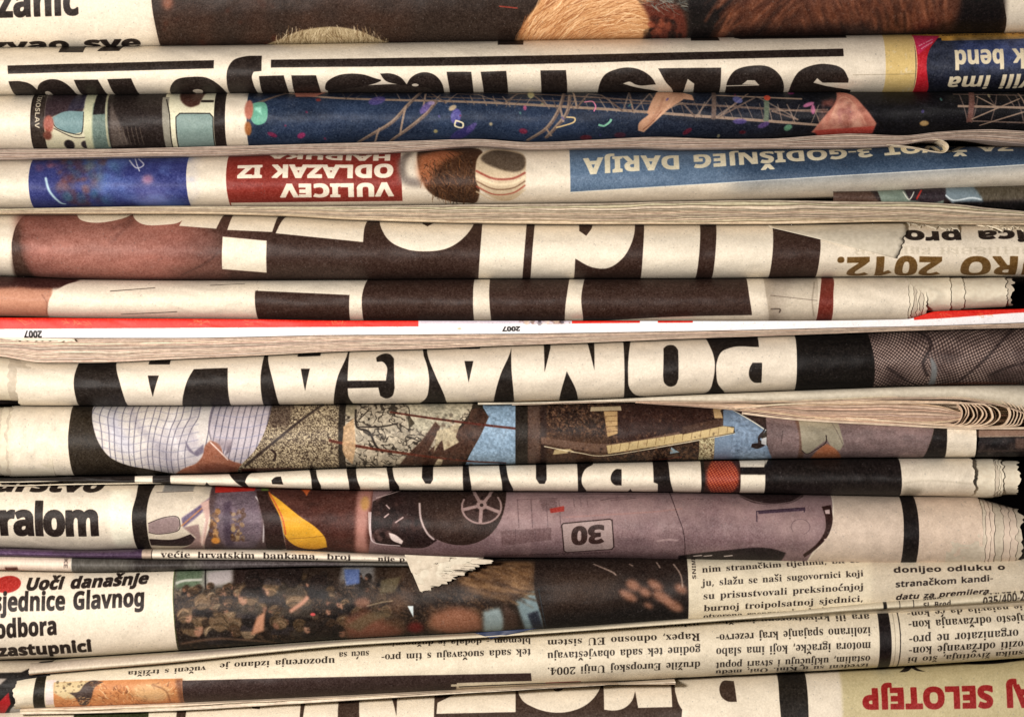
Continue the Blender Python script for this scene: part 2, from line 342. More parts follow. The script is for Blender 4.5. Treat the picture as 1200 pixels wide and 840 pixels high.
def patch(parent, name, mat, A, B, C, D, front, nx=16, ny=10, bulge=0., jagAB=0, jagBC=0, jagCD=0, jagDA=0, seed=0, solid=.5, roll=None, canvas=None, wav=1., zigBC=0):
    """a loose bit of sheet spanned by four corners A B C D (clockwise from upper left)"""
    u = np.linspace(0, 1, nx)[None]; v = np.linspace(0, 1, ny)[:, None]; A, B, C, D = (np.array(p, float) for p in (A, B, C, D))
    def mix(i): return (A[i] * (1 - u) + B[i] * u) * (1 - v) + (D[i] * (1 - u) + C[i] * u) * v
    X = mix(0); Y = mix(1)
    zg = lambda q, am: am * (.5 + fbm(q * 7, q * 0 + seed, 93, 2)) * (np.abs((q * 14 + 3.0 * fbm(q * 5, q * 0 + seed, 90, 3)) % 1 - .5) * 2 - .5) * .8
    X = X + zg(v, zigBC) * u ** 3; Y = Y + zg(v, zigBC) * u ** 3
    Y = Y + jag(u, jagAB, seed + 1, 14) * (1 - v) ** 2 + jag(u, jagCD, seed + 2, 14) * v ** 2; X = X + jag(v, jagBC, seed + 3, 14) * u ** 2 + jag(v, jagDA, seed + 4, 14) * (1 - u) ** 2
    if roll is not None:
        f = np.clip((Y - roll.yt(X)) / (roll.yb(X) - roll.yt(X)), 0.0, 1.); a = np.interp(f, roll.ft, PA); d = roll.point(X, a)[2] + front
    else: d = front + 0 * X
    d = d - bulge * np.sin(math.pi * u) * np.sin(math.pi * np.clip(v, .0, 1)) + wav * (fbm(X / 14, Y / 14, 51 + seed, 2) - .5) * 3
    uv = None
    if canvas is not None: q = canvas.ro.s_of(X, Y); uv = np.stack([(X - canvas.xa) / (canvas.xb - canvas.xa), 1 - (q + canvas.pad) / (canvas.L + 2 * canvas.pad)], -1).reshape(-1, 2)
    o = mesh_obj(name, to_verts(X, Y, d), grid_faces(ny, nx), mat, parent, uv)
    m = o.modifiers.new('paper_thickness', 'SOLIDIFY'); m.thickness = solid * S; m.offset = 0
    return o
def ribbon(parent, name, pts, w, d0, d1, tone, seed=0):
    """a leaf seen edge-on: its line pts extruded away from the viewer"""
    P = smooth_pts(pts, False, 6); t = np.gradient(P, axis=0); t /= np.linalg.norm(t, axis=1, keepdims=True) + 1e-9; n = np.stack([-t[:, 1], t[:, 0]], 1) * w / 2
    j = 1.5 * (fbm(np.arange(len(P)) / 6., np.arange(len(P)) * 0. + seed, 61, 2) - .5); verts = []; sec = [(n, d1), (n, d0 + j + .5), (n * .3, d0 + j), (-n * .3, d0 + j), (-n, d0 + j + .5), (-n, d1)]
    for m, d in sec: verts += to_verts(P[:, 0] + m[:, 0], P[:, 1] + m[:, 1], d + 0 * P[:, 0])
    c = np.array(tone)[None] * (.85 + .25 * fbm(np.arange(len(P)) / 5., np.arange(len(P)) * 0. + seed, 63, 2))[:, None]
    return mesh_obj(name, verts, grid_faces(len(sec), len(P)), EDGE, parent, attr=np.clip(np.tile(c, (len(sec), 1)), 0, 1))
CR = c8(224, 214, 197); IK = c8(52, 42, 37); W_ = c8(228, 219, 202)

# ================================================================ the pile, from the top down
def paper(roll, label, draw, base=CR, cat='newspaper', mat=None, xa=-90, xb=1290, sheet='printed_sheet', inner=True, **kw):
    o = thing('folded_newspaper', label, cat=cat); cv = Canvas(roll, base, xa, xb); draw(cv)
    m = print_mat('print', cv.image('printed_page'), **(mat or {})); shell(roll, sheet, m, o, cv, **kw)
    if roll.Hm > 22 and inner:
        for ins in (3.5, 8): shell(roll, 'inner_sheet', PAPER, o, x0=kw.get('x0', -90) + 2 + ins * .4, x1=kw.get('x1', 1290) - 2 - ins * .4, inset=ins, nx=70, na=14)
    return o, cv, m

# ---- structure: the table under the pile and a near-black backdrop added to keep gaps dark
DARK, _nt, _b = new_mat('dark_surface', .8, .2); _n = _nt.nodes.new('ShaderNodeTexNoise'); _n.inputs['Scale'].default_value = 40
_r = _nt.nodes.new('ShaderNodeValToRGB'); _r.color_ramp.elements[0].color = (.012, .008, .008, 1); _r.color_ramp.elements[1].color = (.03, .02, .018, 1); _nt.links.new(_n.outputs[0], _r.inputs[0]); _nt.links.new(_r.outputs[0], _b.inputs[0])
for nm, vv in (('table', [V(-1400, 925.5, -900), V(2600, 925.5, -900), V(2600, 925.5, 700), V(-1400, 925.5, 700)]), ('dark_backdrop', [V(-1400, 925.5, 520), V(2600, 925.5, 520), V(2600, -300, 520), V(-1400, -300, 520)])):
    o = mesh_obj(nm, vv, [(0, 1, 2, 3)], DARK, smooth=False); o['kind'] = 'structure'

def hair(cv, poly, n, cols, ang, ln, w=.8, seed=1, box=None, spread=.5, b=.15):
    """many short strokes kept inside a box"""
    r = random.Random(seed); x0, y0, x1, y1 = box
    for i in range(n):
        x = r.uniform(x0, x1); y = r.uniform(y0, y1)
        if poly and not poly(x, y): continue
        a = (ang(x, y) if callable(ang) else ang) + r.gauss(0, spread); l = ln * r.uniform(.5, 1.4)
        cv.l([(x, y), (x + l * .5 * math.cos(a) + r.gauss(0, 1), y + l * .5 * math.sin(a)), (x + l * math.cos(a), y + l * math.sin(a))], w * r.uniform(.5, 1.3), c8(*r.choice(cols)), a=r.uniform(.35, .85), b=b)
def nmod(fx, fy, seed, lo=.35, hi=.65):
    return lambda X, Y: np.clip((fbm(X * fx, Y * fy, seed, 3) - lo) / (hi - lo), 0, 1)
def spots(cv, box, n, r, cols, seed, a=.7, b=.6, asp=1.0):
    q = random.Random(seed)
    for i in range(n):
        k = q.uniform(.5, 1.5); cv.e(q.uniform(box[0], box[2]), q.uniform(box[1], box[3]), r * k * asp, r * k * q.uniform(.5, 1), c8(*q.choice(cols)), ang=q.uniform(0, 180), a=a * q.uniform(.4, 1), b=b)

# ---- 1 topmost: "zanic ... sve" and the dark photograph with hair
def d1(c):
    c.p([(178, -80), (177, 0), (184, 60), (184, 90), (1190, 90), (1182, 20), (1176, 0), (1176, -80)], c8(58, 44, 36))
    c.p([(184, -80), (184, 90), (480, 90), (480, -80)], c8(84, 58, 44), a=.6, b=8, mod=nmod(1 / 30, 1 / 22, 3, .2, .9))
    c.e(196, 3, 6, 8, c8(190, 120, 90), a=.7, b=3)
    spots(c, (190, -10, 330, 50), 40, 3, [(120, 60, 40), (80, 60, 50)], 3, a=.4, b=1.5)
    c.p([(1000, -80), (1128, -80), (1118, 60), (1180, 60), (1176, -80)], c8(26, 18, 17), b=3)
    c.p([(312, 52), (330, 42), (352, 34), (385, 30), (415, 33), (440, 42), (462, 52)], c8(178, 162, 130), sm=True, b=.6)
    hair(c, lambda x, y: ((x - 386) / 72) ** 2 + ((y - 56) / 27) ** 2 < 1, 520, [(120, 100, 72), (222, 208, 178), (198, 182, 150), (140, 116, 86)], lambda x, y: (-1.0 if x < 380 else -2.0) + (x - 386) / 200, 6.5, .7, 5, (316, 36, 456, 56), spread=.35)
    P = [(596, 60), (606, 40), (616, 22), (630, 4), (640, -20), (730, -20), (752, 6), (768, 20), (762, 34), (756, 60)]
    c.p(P, c8(214, 160, 106), b=1)
    inside = lambda x, y: x > 604 + (42 - y) * .75 and x < 760 - abs(y - 26) * .3
    hair(c, inside, 1100, [(235, 190, 140), (190, 128, 76), (226, 178, 128), (160, 100, 58), (250, 216, 170)], lambda x, y: -.9 + (x - 620) / 130, 22, .9, 7, (600, -12, 768, 56), .18)
    c.p([(752, 4), (762, 24), (758, 60), (806, 60), (806, 30), (796, 8), (775, 0)], c8(110, 55, 40), b=2); spots(c, (758, 20, 800, 44), 26, 4, [(30, 20, 18), (170, 90, 60), (60, 30, 24)], 9, a=.8, b=.8)
    hair(c, None, 90, [(120, 125, 118), (70, 74, 72), (150, 150, 140)], .3, 12, .8, 8, (756, -8, 806, 9), .5)
    c.p([(806, 70), (808, 30), (806, -20), (840, -20), (880, -20), (852, 10), (834, 40), (830, 70)], c8(28, 20, 19), b=1.5)
    c.p([(826, 60), (850, 20), (880, -20), (1128, -20), (1124, 20), (1112, 60)], c8(92, 56, 40), b=3)
    hair(c, None, 620, [(134, 84, 58), (156, 98, 68), (84, 48, 34), (52, 32, 26), (110, 66, 46)], lambda x, y: 2.35 if x < 940 else 1.2 + (x - 1000) / 400, 26, 2.4, 10, (846, -20, 1116, 40), .15, b=1.4)
    c.p([(830, 60), (860, 34), (930, 30), (1000, 26), (1060, 34), (1128, 20), (1128, 60)], c8(34, 22, 20), a=.7, b=5)
    c.l([(585, 7), (606, 9)], 1.2, c8(190, 70, 50), b=.4)
    c.t('pazanić', -50, 92, 21, 16.5, 42, IK, bold=1.1, b=.2); c.t('azvao sve', -44, 160, 43, 37.5, 30, IK, bold=1.1, it=.1, b=.2, anchor='xt')
R1 = Roll([(-90, -72), (1290, -90)], [(-90, 53), (0, 52), (180, 50), (450, 46), (800, 40), (1200, 33), (1290, 31)], D=.34, q=.7, front=-2, seed=1)
paper(R1, 'topmost newspaper, cream page at left, dark photo of blond hair and fur', d1)

# ---- 2 the paper with the long rule and huge lower-case letters upside down
def bar(c, P, col=IK): c.p(P, col, b=.15)
def d2(c):
    bar(c, [(8, 76.5), (250, 70), (250, 80), (9, 86.5)]); bar(c, [(317, 69.5), (600, 65), (800, 60.5), (989, 56), (989, 65.5), (800, 70), (600, 75.5), (317, 79)])
    for P in ([(70, 40), (98, 40), (95, 60), (66, 60)], [(126, 40), (148, 40), (137, 58), (111, 58.5)], [(583, 38), (614, 38), (613, 50.5), (583, 50.5)], [(812, 38), (842, 38), (845, 45), (811, 45)], [(866, 38), (995, 35), (995, 41.5), (870, 43), (862, 41)]): bar(c, P)
    c.p([(9, 95), (24, 95), (36, 99), (41, 104), (44, 99), (56, 93), (72, 95), (86, 110), (86, 125), (14, 125), (12, 110)], IK)
    c.e(52, 107.5, 4, 2.2, CR)
    for P in ([(86, 93.5), (114, 93), (120, 106), (124, 125), (96, 125), (90, 106)], [(125, 92.5), (153, 91.5), (158, 106), (160, 125), (134, 125), (129, 106)]): bar(c, P)
    c.p([(196, 112), (197, 103), (206, 93), (222, 90), (242, 91), (258, 101), (264, 112), (262, 130), (200, 130)], IK, sm=True, b=.15); c.e(229, 104.6, 6, 1.6, CR)
    c.p([(306, 64.5), (306, 83), (297, 84), (295, 88), (296, 98), (300, 110), (300, 128), (268, 128), (265, 95), (266, 82), (273, 70), (285, 65.5)], IK, b=.15)
    for P in ([(303, 89), (332, 88), (336, 106), (336, 125), (306, 125)], [(341, 88), (370, 88), (374, 106), (374, 125), (344, 125)]): bar(c, P)
    c.p([(380, 100), (384, 94), (396, 88), (410, 86), (425, 87), (438, 91), (446, 94), (430, 99), (400, 103), (382, 104)], IK, sm=True)
    c.p([(445, 86), (458, 86), (470, 91), (476, 98), (480, 92), (492, 85), (506, 86), (518, 98), (520, 110), (505, 103), (485, 100), (466, 98), (450, 93)], IK); c.p([(382, 104), (430, 99), (470, 98), (524, 106), (524, 118), (382, 118)], IK, a=.9)
    c.e(486, 98.6, 4, 1.4, CR)
    for P in ([(523, 84), (552, 84), (554, 102), (556, 125), (529, 125), (526, 102)], [(563, 84), (593, 83), (595, 102), (597, 125), (569, 125), (566, 102)], [(633, 82.5), (663, 82), (665, 103), (666, 125), (636, 125)]): bar(c, P)
    c.p([(702, 100), (708, 88), (722, 81), (738, 79), (755, 84), (765, 92), (769, 98), (745, 98), (738, 95), (730, 97), (742, 100), (772, 104), (772, 122), (704, 122)], IK, b=.15)
    bar(c, [(771, 80), (845, 79), (845, 125), (815, 125), (814, 97), (806, 92), (795, 125), (790, 104), (781, 96)])
    c.p([(852, 106), (853, 94), (862, 82), (880, 77), (900, 78), (914, 88), (921, 104), (921, 125), (852, 125)], IK, sm=True, b=.15); c.p([(870, 98), (876, 93.5), (885, 93.5), (890, 98)], CR); c.l([(852, 99.4), (890, 98.4)], 1.6, CR)
    c.p([(928, 98), (936, 84), (950, 77), (970, 75), (988, 81), (995, 92), (995, 96), (965, 96), (958, 91), (954, 96), (968, 99), (1000, 103), (1000, 120), (928, 120)], IK, b=.15)
    Y = c8(224, 196, 128)
    c.r(1038, 20, 1073, 125, Y, mod=nmod(1 / 6, 1 / 6, 8, .0, .3)); c.r(1073, 20, 1290, 125, c8(40, 46, 66))
    c.r(1073, 20, 1290, 42, c8(206, 158, 70)); c.p([(1106, 41), (1290, 37), (1290, 42), (1106, 46)], c8(206, 158, 70))
    c.p([(1085, 46), (1150, 45), (1290, 39), (1290, 125), (1085, 125)], c8(60, 66, 84)); c.p([(1120, 46), (1290, 42), (1290, 80), (1130, 76)], c8(70, 84, 130), b=5); c.p([(1085, 88), (1200, 92), (1290, 88), (1290, 125), (1085, 125)], c8(32, 34, 48), b=5)
    c.tint(.3, 1 / 12, 1 / 10, 5, (1085, 0, 1290, 1))
    c.p([(1073, 38), (1105, 39), (1099, 46), (1091, 56), (1087, 66), (1086, 80), (1088, 92), (1091, 102), (1089, 120), (1073, 120), (1074, 80)], c8(206, 36, 52), b=.2); c.p([(1073, 38), (1105, 39), (1091, 52), (1076, 64)], c8(222, 50, 100), b=.5)
    c.l([(1073, 40), (1074.5, 70), (1073.5, 106)], 1, c8(240, 214, 150))
    c.t('HIT-SERIJE 2. SEZONA U NOVOM', 1108, 1240, 37.6, 34, 3.6, c8(70, 40, 22), rot=True, b=.2)
    c.t('SAMO 5 KN', 1078, 1096, 52, 43, 2.6, c8(250, 225, 225), rot=True, b=.2); c.t('dodatak', 1080, 1095, 56, 47, 2.4, c8(250, 225, 225), rot=True, b=.2)
    L = c8(228, 216, 188)
    c.t('rock bend', 1118, 1240, 58.5, 55, 25, L, rot=True, bold=.5); c.t('Vili ima', 1112, 1216, 90, 86, 23, L, rot=True, bold=.5, it=.1)
    c.l([(1000, 87.5), (1060, 86.5), (1074, 86)], .5, c8(120, 105, 80), a=.6)
R2 = Roll([(-90, 52), (0, 51.5), (180, 50), (450, 46), (800, 40), (1200, 33), (1290, 31)], [(-90, 109), (0, 108), (130, 107), (265, 105.5), (400, 105), (1290, 105)], D=.6, bias=.22, q=.85, front=0, seed=2)
paper(R2, 'newspaper with a long rule above cut off letters, red and blue advert at right', d2)

# ---- 3 the blue photograph of trusses and confetti
def d3(c):
    c.r(34.5, 90, 263, 190, c8(44, 35, 32)); c.r(36, 90, 51, 190, c8(64, 54, 48)); c.tv('HRVATSKO ČEKOSLAV', 40, 64, 150, 8, c8(200, 190, 170))
    c.r(51, 90, 100, 190, c8(205, 200, 176)); c.p([(51, 95), (98, 95), (96, 132), (60, 137), (51, 145)], c8(70, 56, 60), b=.8)
    c.p([(88, 108), (98, 104), (98, 126), (84, 130), (76, 134)], c8(60, 58, 80), a=.7, b=1)
    c.p([(60, 138), (72, 131), (97, 130), (96, 154), (84, 156), (64, 147)], c8(122, 150, 152), b=.3); c.l([(60, 139), (66, 150), (90, 157), (96, 150), (97, 131)], .9, c8(50, 46, 44))
    c.e(56, 145, 6, 10, c8(170, 96, 78), b=1); c.e(54, 158, 5, 5, c8(120, 70, 56), b=1)
    c.l([(62, 150), (84, 160), (100, 160)], 1, c8(80, 70, 64)); c.e(78, 168, 6, 5, c8(50, 44, 46), b=.6); c.e(97, 168, 5, 4, c8(64, 56, 60), b=.6)
    c.p([(97, 90), (112, 90), (110, 190), (98, 190)], c8(196, 196, 168), b=.5); c.p([(108, 120), (124, 118), (128, 190), (106, 190)], c8(112, 130, 122), b=1); c.p([(110, 100), (122, 104), (122, 133), (108, 134)], c8(40, 34, 34), b=.5)
    c.l([(122, 100), (125, 170)], 2.4, c8(170, 168, 144), b=.3); c.p([(127, 90), (192, 90), (192, 190), (127, 190)], c8(50, 41, 38)); c.p([(128, 118), (150, 168), (128, 170)], c8(96, 86, 80), b=1)
    for i in range(6): c.l([(138 + i * 5, 148 + i % 2), (141 + i * 5, 168)], .9, c8(130, 118, 106), a=.6, b=.3)
    c.p([(190, 90), (250, 90), (250, 190), (197, 190)], c8(218, 214, 190)); c.p([(188, 112), (196, 112), (200, 190), (192, 190)], c8(150, 146, 134), b=.3); c.l([(193, 115), (198, 135), (199, 172)], 1.2, c8(40, 34, 30))
    c.p([(205, 136), (210, 132), (244, 132), (249, 136), (249, 190), (206, 190)], c8(136, 156, 150), b=.2); c.l([(206, 185), (205.5, 137), (210, 132.5), (245, 132.5), (249, 137), (249, 185)], 1.2, c8(52, 48, 44), sm=False)
    c.p([(206, 100), (240, 100), (232, 122), (222, 125), (212, 119)], c8(88, 60, 50), b=.8); c.r(234, 116, 249, 119, c8(60, 52, 46), b=.3); c.r(250, 90, 263, 190, c8(46, 36, 32)); c.r(263, 90, 288.5, 190, CR)
    c.r(288.5, 90, 1290, 190, lambda X, Y: (lambda t: (c8(46, 62, 88)[None, None] * (1 - t) + c8(24, 22, 28)[None, None] * t))(np.clip((X - 640) / 380, 0, 1)[..., None]))
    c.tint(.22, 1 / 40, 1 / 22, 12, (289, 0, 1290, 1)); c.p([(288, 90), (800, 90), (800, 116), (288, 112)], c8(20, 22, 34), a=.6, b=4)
    T = c8(158, 138, 122); T2 = c8(116, 100, 92); L0 = c.l; c.l = lambda P, w, col, **k: L0(P, w * 1.35, col, **k)
    c.l([(330, 106), (400, 114), (560, 119), (700, 127), (830, 136.5), (960, 146)], 2.6, T, b=.3); c.l([(380, 104), (600, 107), (790, 120), (930, 129), (975, 131)], 2.2, T2, b=.3); c.l([(500, 112), (640, 117), (800, 122)], 1.4, T2, b=.4); c.l([(838, 110), (940, 115)], 2.2, T, b=.3)
    c.l([(296, 122), (330, 108), (350, 104)], 2.6, T2, b=.4)
    for P in ([(492, 106), (478, 122), (460, 142), (436, 156), (414, 167)], [(511, 118), (498, 134), (478, 150), (454, 165)], [(661, 108), (654, 130), (640, 150), (618, 163)], [(668, 110), (664, 132), (650, 150), (640, 160)]): c.l(P, 3.2, T2, b=.4); c.l([(x - .8, y - .5) for x, y in P], 1.2, c8(176, 156, 136), a=.6, b=.3)
    for a, b in (((475, 124), (468, 157)), ((498, 108), (496, 124)), ((444, 150), (438, 164)), ((656, 124), (660, 142)), ((672, 106), (676, 126)), ((640, 150), (646, 158))): c.l([a, b], 1.8, T, b=.3)
    z = [(505, 108), (522, 120), (535, 108), (560, 109), (590, 121), (606, 108), (620, 106), (640, 122), (676, 126), (690, 108), (705, 110), (730, 130), (738, 106), (742, 131), (762, 108), (775, 130), (800, 120), (815, 137), (838, 108), (838, 137), (862, 121), (878, 108), (842, 137), (888, 112), (935, 140), (905, 130), (970, 128)]
    for a, b in zip(z[::2], z[1::2]): c.l([a, b], 1.7, T2, b=.3)
    for a, b in zip(z[1::2], z[2::2]): c.l([a, b], 1.4, T, b=.3, a=.7)
    q9 = random.Random(3)
    for i in range(46):
        x = 400 + i * 12.5 + q9.uniform(-3, 3); y0 = 106 + (x - 400) * .03; y1 = 114 + (x - 400) * .055; c.l([(x, y0), (x + q9.choice([-9, 9, 5]), y1)], q9.uniform(.6, 1.2), q9.choice([T, T2]), a=.8, b=.3)
    for i in range(9): x = 1126 + i * 11; c.l([(x, 110), (x + q9.choice([-8, 9]), 126 if i % 2 else 143)], 1, T2, b=.3)
    c.l([(838, 106), (836, 138)], 4, T2, b=.6); c.l([(899, 114), (898, 140)], 4.5, c8(110, 120, 104), b=.6); c.e(900, 113.5, 4, 3.4, c8(214, 92, 66), b=.4)
    c.l([(1120, 109), (1290, 112)], 2, T2); c.l([(1124, 124), (1290, 128)], 2.6, T); c.l([(1136, 141), (1290, 146)], 2, T2); c.l([(1141, 107), (1137, 141)], 5, c8(120, 88, 80), b=.6)
    for a, b in (((1140, 139), (1196, 115)), ((1150, 146), (1200, 131)), ((1196, 108), (1204, 126)), ((1204, 126), (1240, 108)), ((1146, 112), (1170, 126))): c.l([a, b], 1.5, T, b=.3)
    c.l = L0
    SK = c8(200, 156, 126)
    c.p([(772, 103), (800, 103), (801, 116), (786, 126), (768, 142), (755, 154), (748, 152), (748, 146), (760, 134), (758, 132), (762, 122)], SK, b=.5); c.l([(775, 130), (765, 142), (754, 151)], 1, c8(150, 100, 76), b=.4)
    c.p([(800, 106), (812, 110), (814, 117), (800, 115)], SK, b=.5)
    c.p([(983, 104), (1000, 110), (1014, 126), (1028, 144), (1024, 153), (980, 156), (952, 154), (968, 134), (980, 118)], c8(196, 128, 108), b=.6); c.p([(984, 116), (996, 118), (1008, 134), (1012, 148), (980, 150), (972, 144), (978, 126)], c8(212, 160, 138), b=2)
    c.p([(984, 124), (998, 124), (1004, 142), (976, 144)], c8(186, 130, 120), b=1.5, mod=nmod(1 / 4, 1 / 4, 12)); c.l([(976, 134), (984, 116), (994, 114), (1006, 130), (1016, 146)], 1.6, c8(236, 190, 160), a=.6, b=.6)
    spots(c, (962, 118, 1020, 150), 60, 4, [(160, 90, 76), (222, 170, 146), (130, 76, 66), (206, 140, 120)], 19, a=.45, b=1.6); spots(c, (752, 108, 800, 148), 22, 3, [(170, 120, 94), (226, 184, 154)], 20, a=.0, b=1.4)
    c.l([(778, 112), (772, 128), (760, 146)], 2.2, c8(160, 112, 88), a=.6, b=1.2); c.l([(790, 112), (782, 126), (768, 140)], 1.4, c8(230, 190, 160), a=.6, b=.8)
    c.p([(955, 152), (1026, 147), (1025, 155), (960, 157)], c8(190, 80, 66), b=1)
    c.p([(293, 122), (308, 119), (313, 128), (311, 142), (300, 146), (293, 138)], c8(104, 176, 150), sm=True, b=.4); c.p([(296, 126), (305, 124), (306, 134)], c8(150, 214, 190), b=.8)
    c.e(291, 128, 5, 12, c8(190, 120, 100), b=.8); c.e(290, 150, 4, 8, c8(170, 110, 60), b=.8); c.p([(340, 103), (385, 103), (368, 112), (345, 112)], c8(186, 120, 100), b=.8)
    for x, y, w, h, a, col in ((318, 157, 6, 2.4, 20, (150, 40, 80)), (352, 158, 5, 3, -20, (190, 50, 110)), (372, 116, 3, 2, 0, (170, 60, 50)), (441, 117, 10, 5, -15, (92, 78, 150)), (498, 126, 9, 4, -50, (120, 96, 164)), (505, 120, 4, 2.5, 0, (170, 150, 190)), (534, 136, 6, 9, 10, (100, 90, 180)), (530, 126, 5, 3, -30, (216, 190, 150)), (541, 155, 16, 5, -25, (66, 56, 130)), (552, 149, 8, 3, -40, (96, 80, 150)), (613, 153, 5, 3, 10, (150, 46, 70)), (615, 126, 2, 3, 0, (200, 90, 130)), (687, 160, 7, 3, 0, (120, 40, 50)), (727, 157, 7, 3, 0, (96, 50, 66)), (865, 116, 6, 4, 20, (118, 120, 180)), (867, 142, 8, 3, 0, (96, 80, 150)), (895, 146, 7, 3, -20, (106, 76, 140)), (924, 149, 5, 3.4, -20, (120, 180, 140)), (948, 122, 7, 2.4, -20, (216, 130, 170)), (953, 128, 2.5, 6, 0, (206, 120, 160)), (1084, 144, 5.5, 3, 0, (226, 186, 120)), (806, 153, 6, 2.6, -30, (130, 40, 60)), (871, 154, 4, 2, 0, (100, 30, 40)), (929, 107, 4, 2, 0, (170, 60, 130)), (622, 109, 4, 5, 0, (196, 190, 140)), (575, 145, 2, 2, 0, (200, 180, 140)), (510, 153, 2.5, 2, 0, (200, 180, 120))):
        c.e(x, y, w, h, c8(*col), ang=a, b=.6, a=.78)
    for i in range(16):
        q = random.Random(i + 40); c.e(q.uniform(300, 1180), q.uniform(108, 164), q.uniform(1, 3), q.uniform(.8, 2), c8(*q.choice([(150, 60, 90), (90, 80, 150), (180, 170, 130), (90, 140, 130)])), ang=q.uniform(0, 180), a=.7, b=.4)
    c.l([(534, 141), (542, 144), (541, 149), (533, 147), (534, 141)], 1.8, c8(220, 210, 180)); c.l([(664, 137), (673, 138), (672, 143), (660, 147), (652, 149)], 1.7, c8(206, 180, 130)); c.l([(685, 119), (694, 118), (698, 124), (696, 130)], 1.4, c8(216, 130, 160))
    c.l([(702, 146), (708, 147), (714, 143), (716, 140)], 2.4, c8(126, 190, 160))
S3T = [(-90, 173), (0, 174), (100, 174), (265, 170.5), (400, 167), (480, 164.5), (560, 162.5), (620, 166), (700, 163), (770, 160), (850, 162.5), (900, 162), (960, 158), (1000, 156), (1060, 158), (1100, 154), (1160, 151), (1200, 153), (1290, 158)]
S3B = [(-90, 187), (0, 186), (100, 184), (265, 181), (340, 179), (400, 179), (480, 176), (560, 170.5), (620, 174), (680, 173), (740, 172), (800, 174), (900, 172.5), (1000, 172), (1050, 170), (1090, 164.5), (1130, 163), (1200, 168), (1290, 174)]
R3 = Roll([(-90, 109), (0, 108), (130, 107), (265, 105.5), (400, 105), (1290, 105)], S3T, D=.55, bias=.05, q=.85, front=3, seed=3)
o3, _, _ = paper(R3, 'newspaper with a blue photo of stage trusses and confetti above a wavy edge of pages', d3)
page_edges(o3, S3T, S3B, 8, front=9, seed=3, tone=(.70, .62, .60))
ribbon(o3, 'curled_page', [(1040, 169), (1070, 172), (1095, 177), (1108, 178), (1113, 172), (1109, 166), (1098, 163), (1070, 165)], 1.0, 9, 150, (.9, .86, .76), 4)

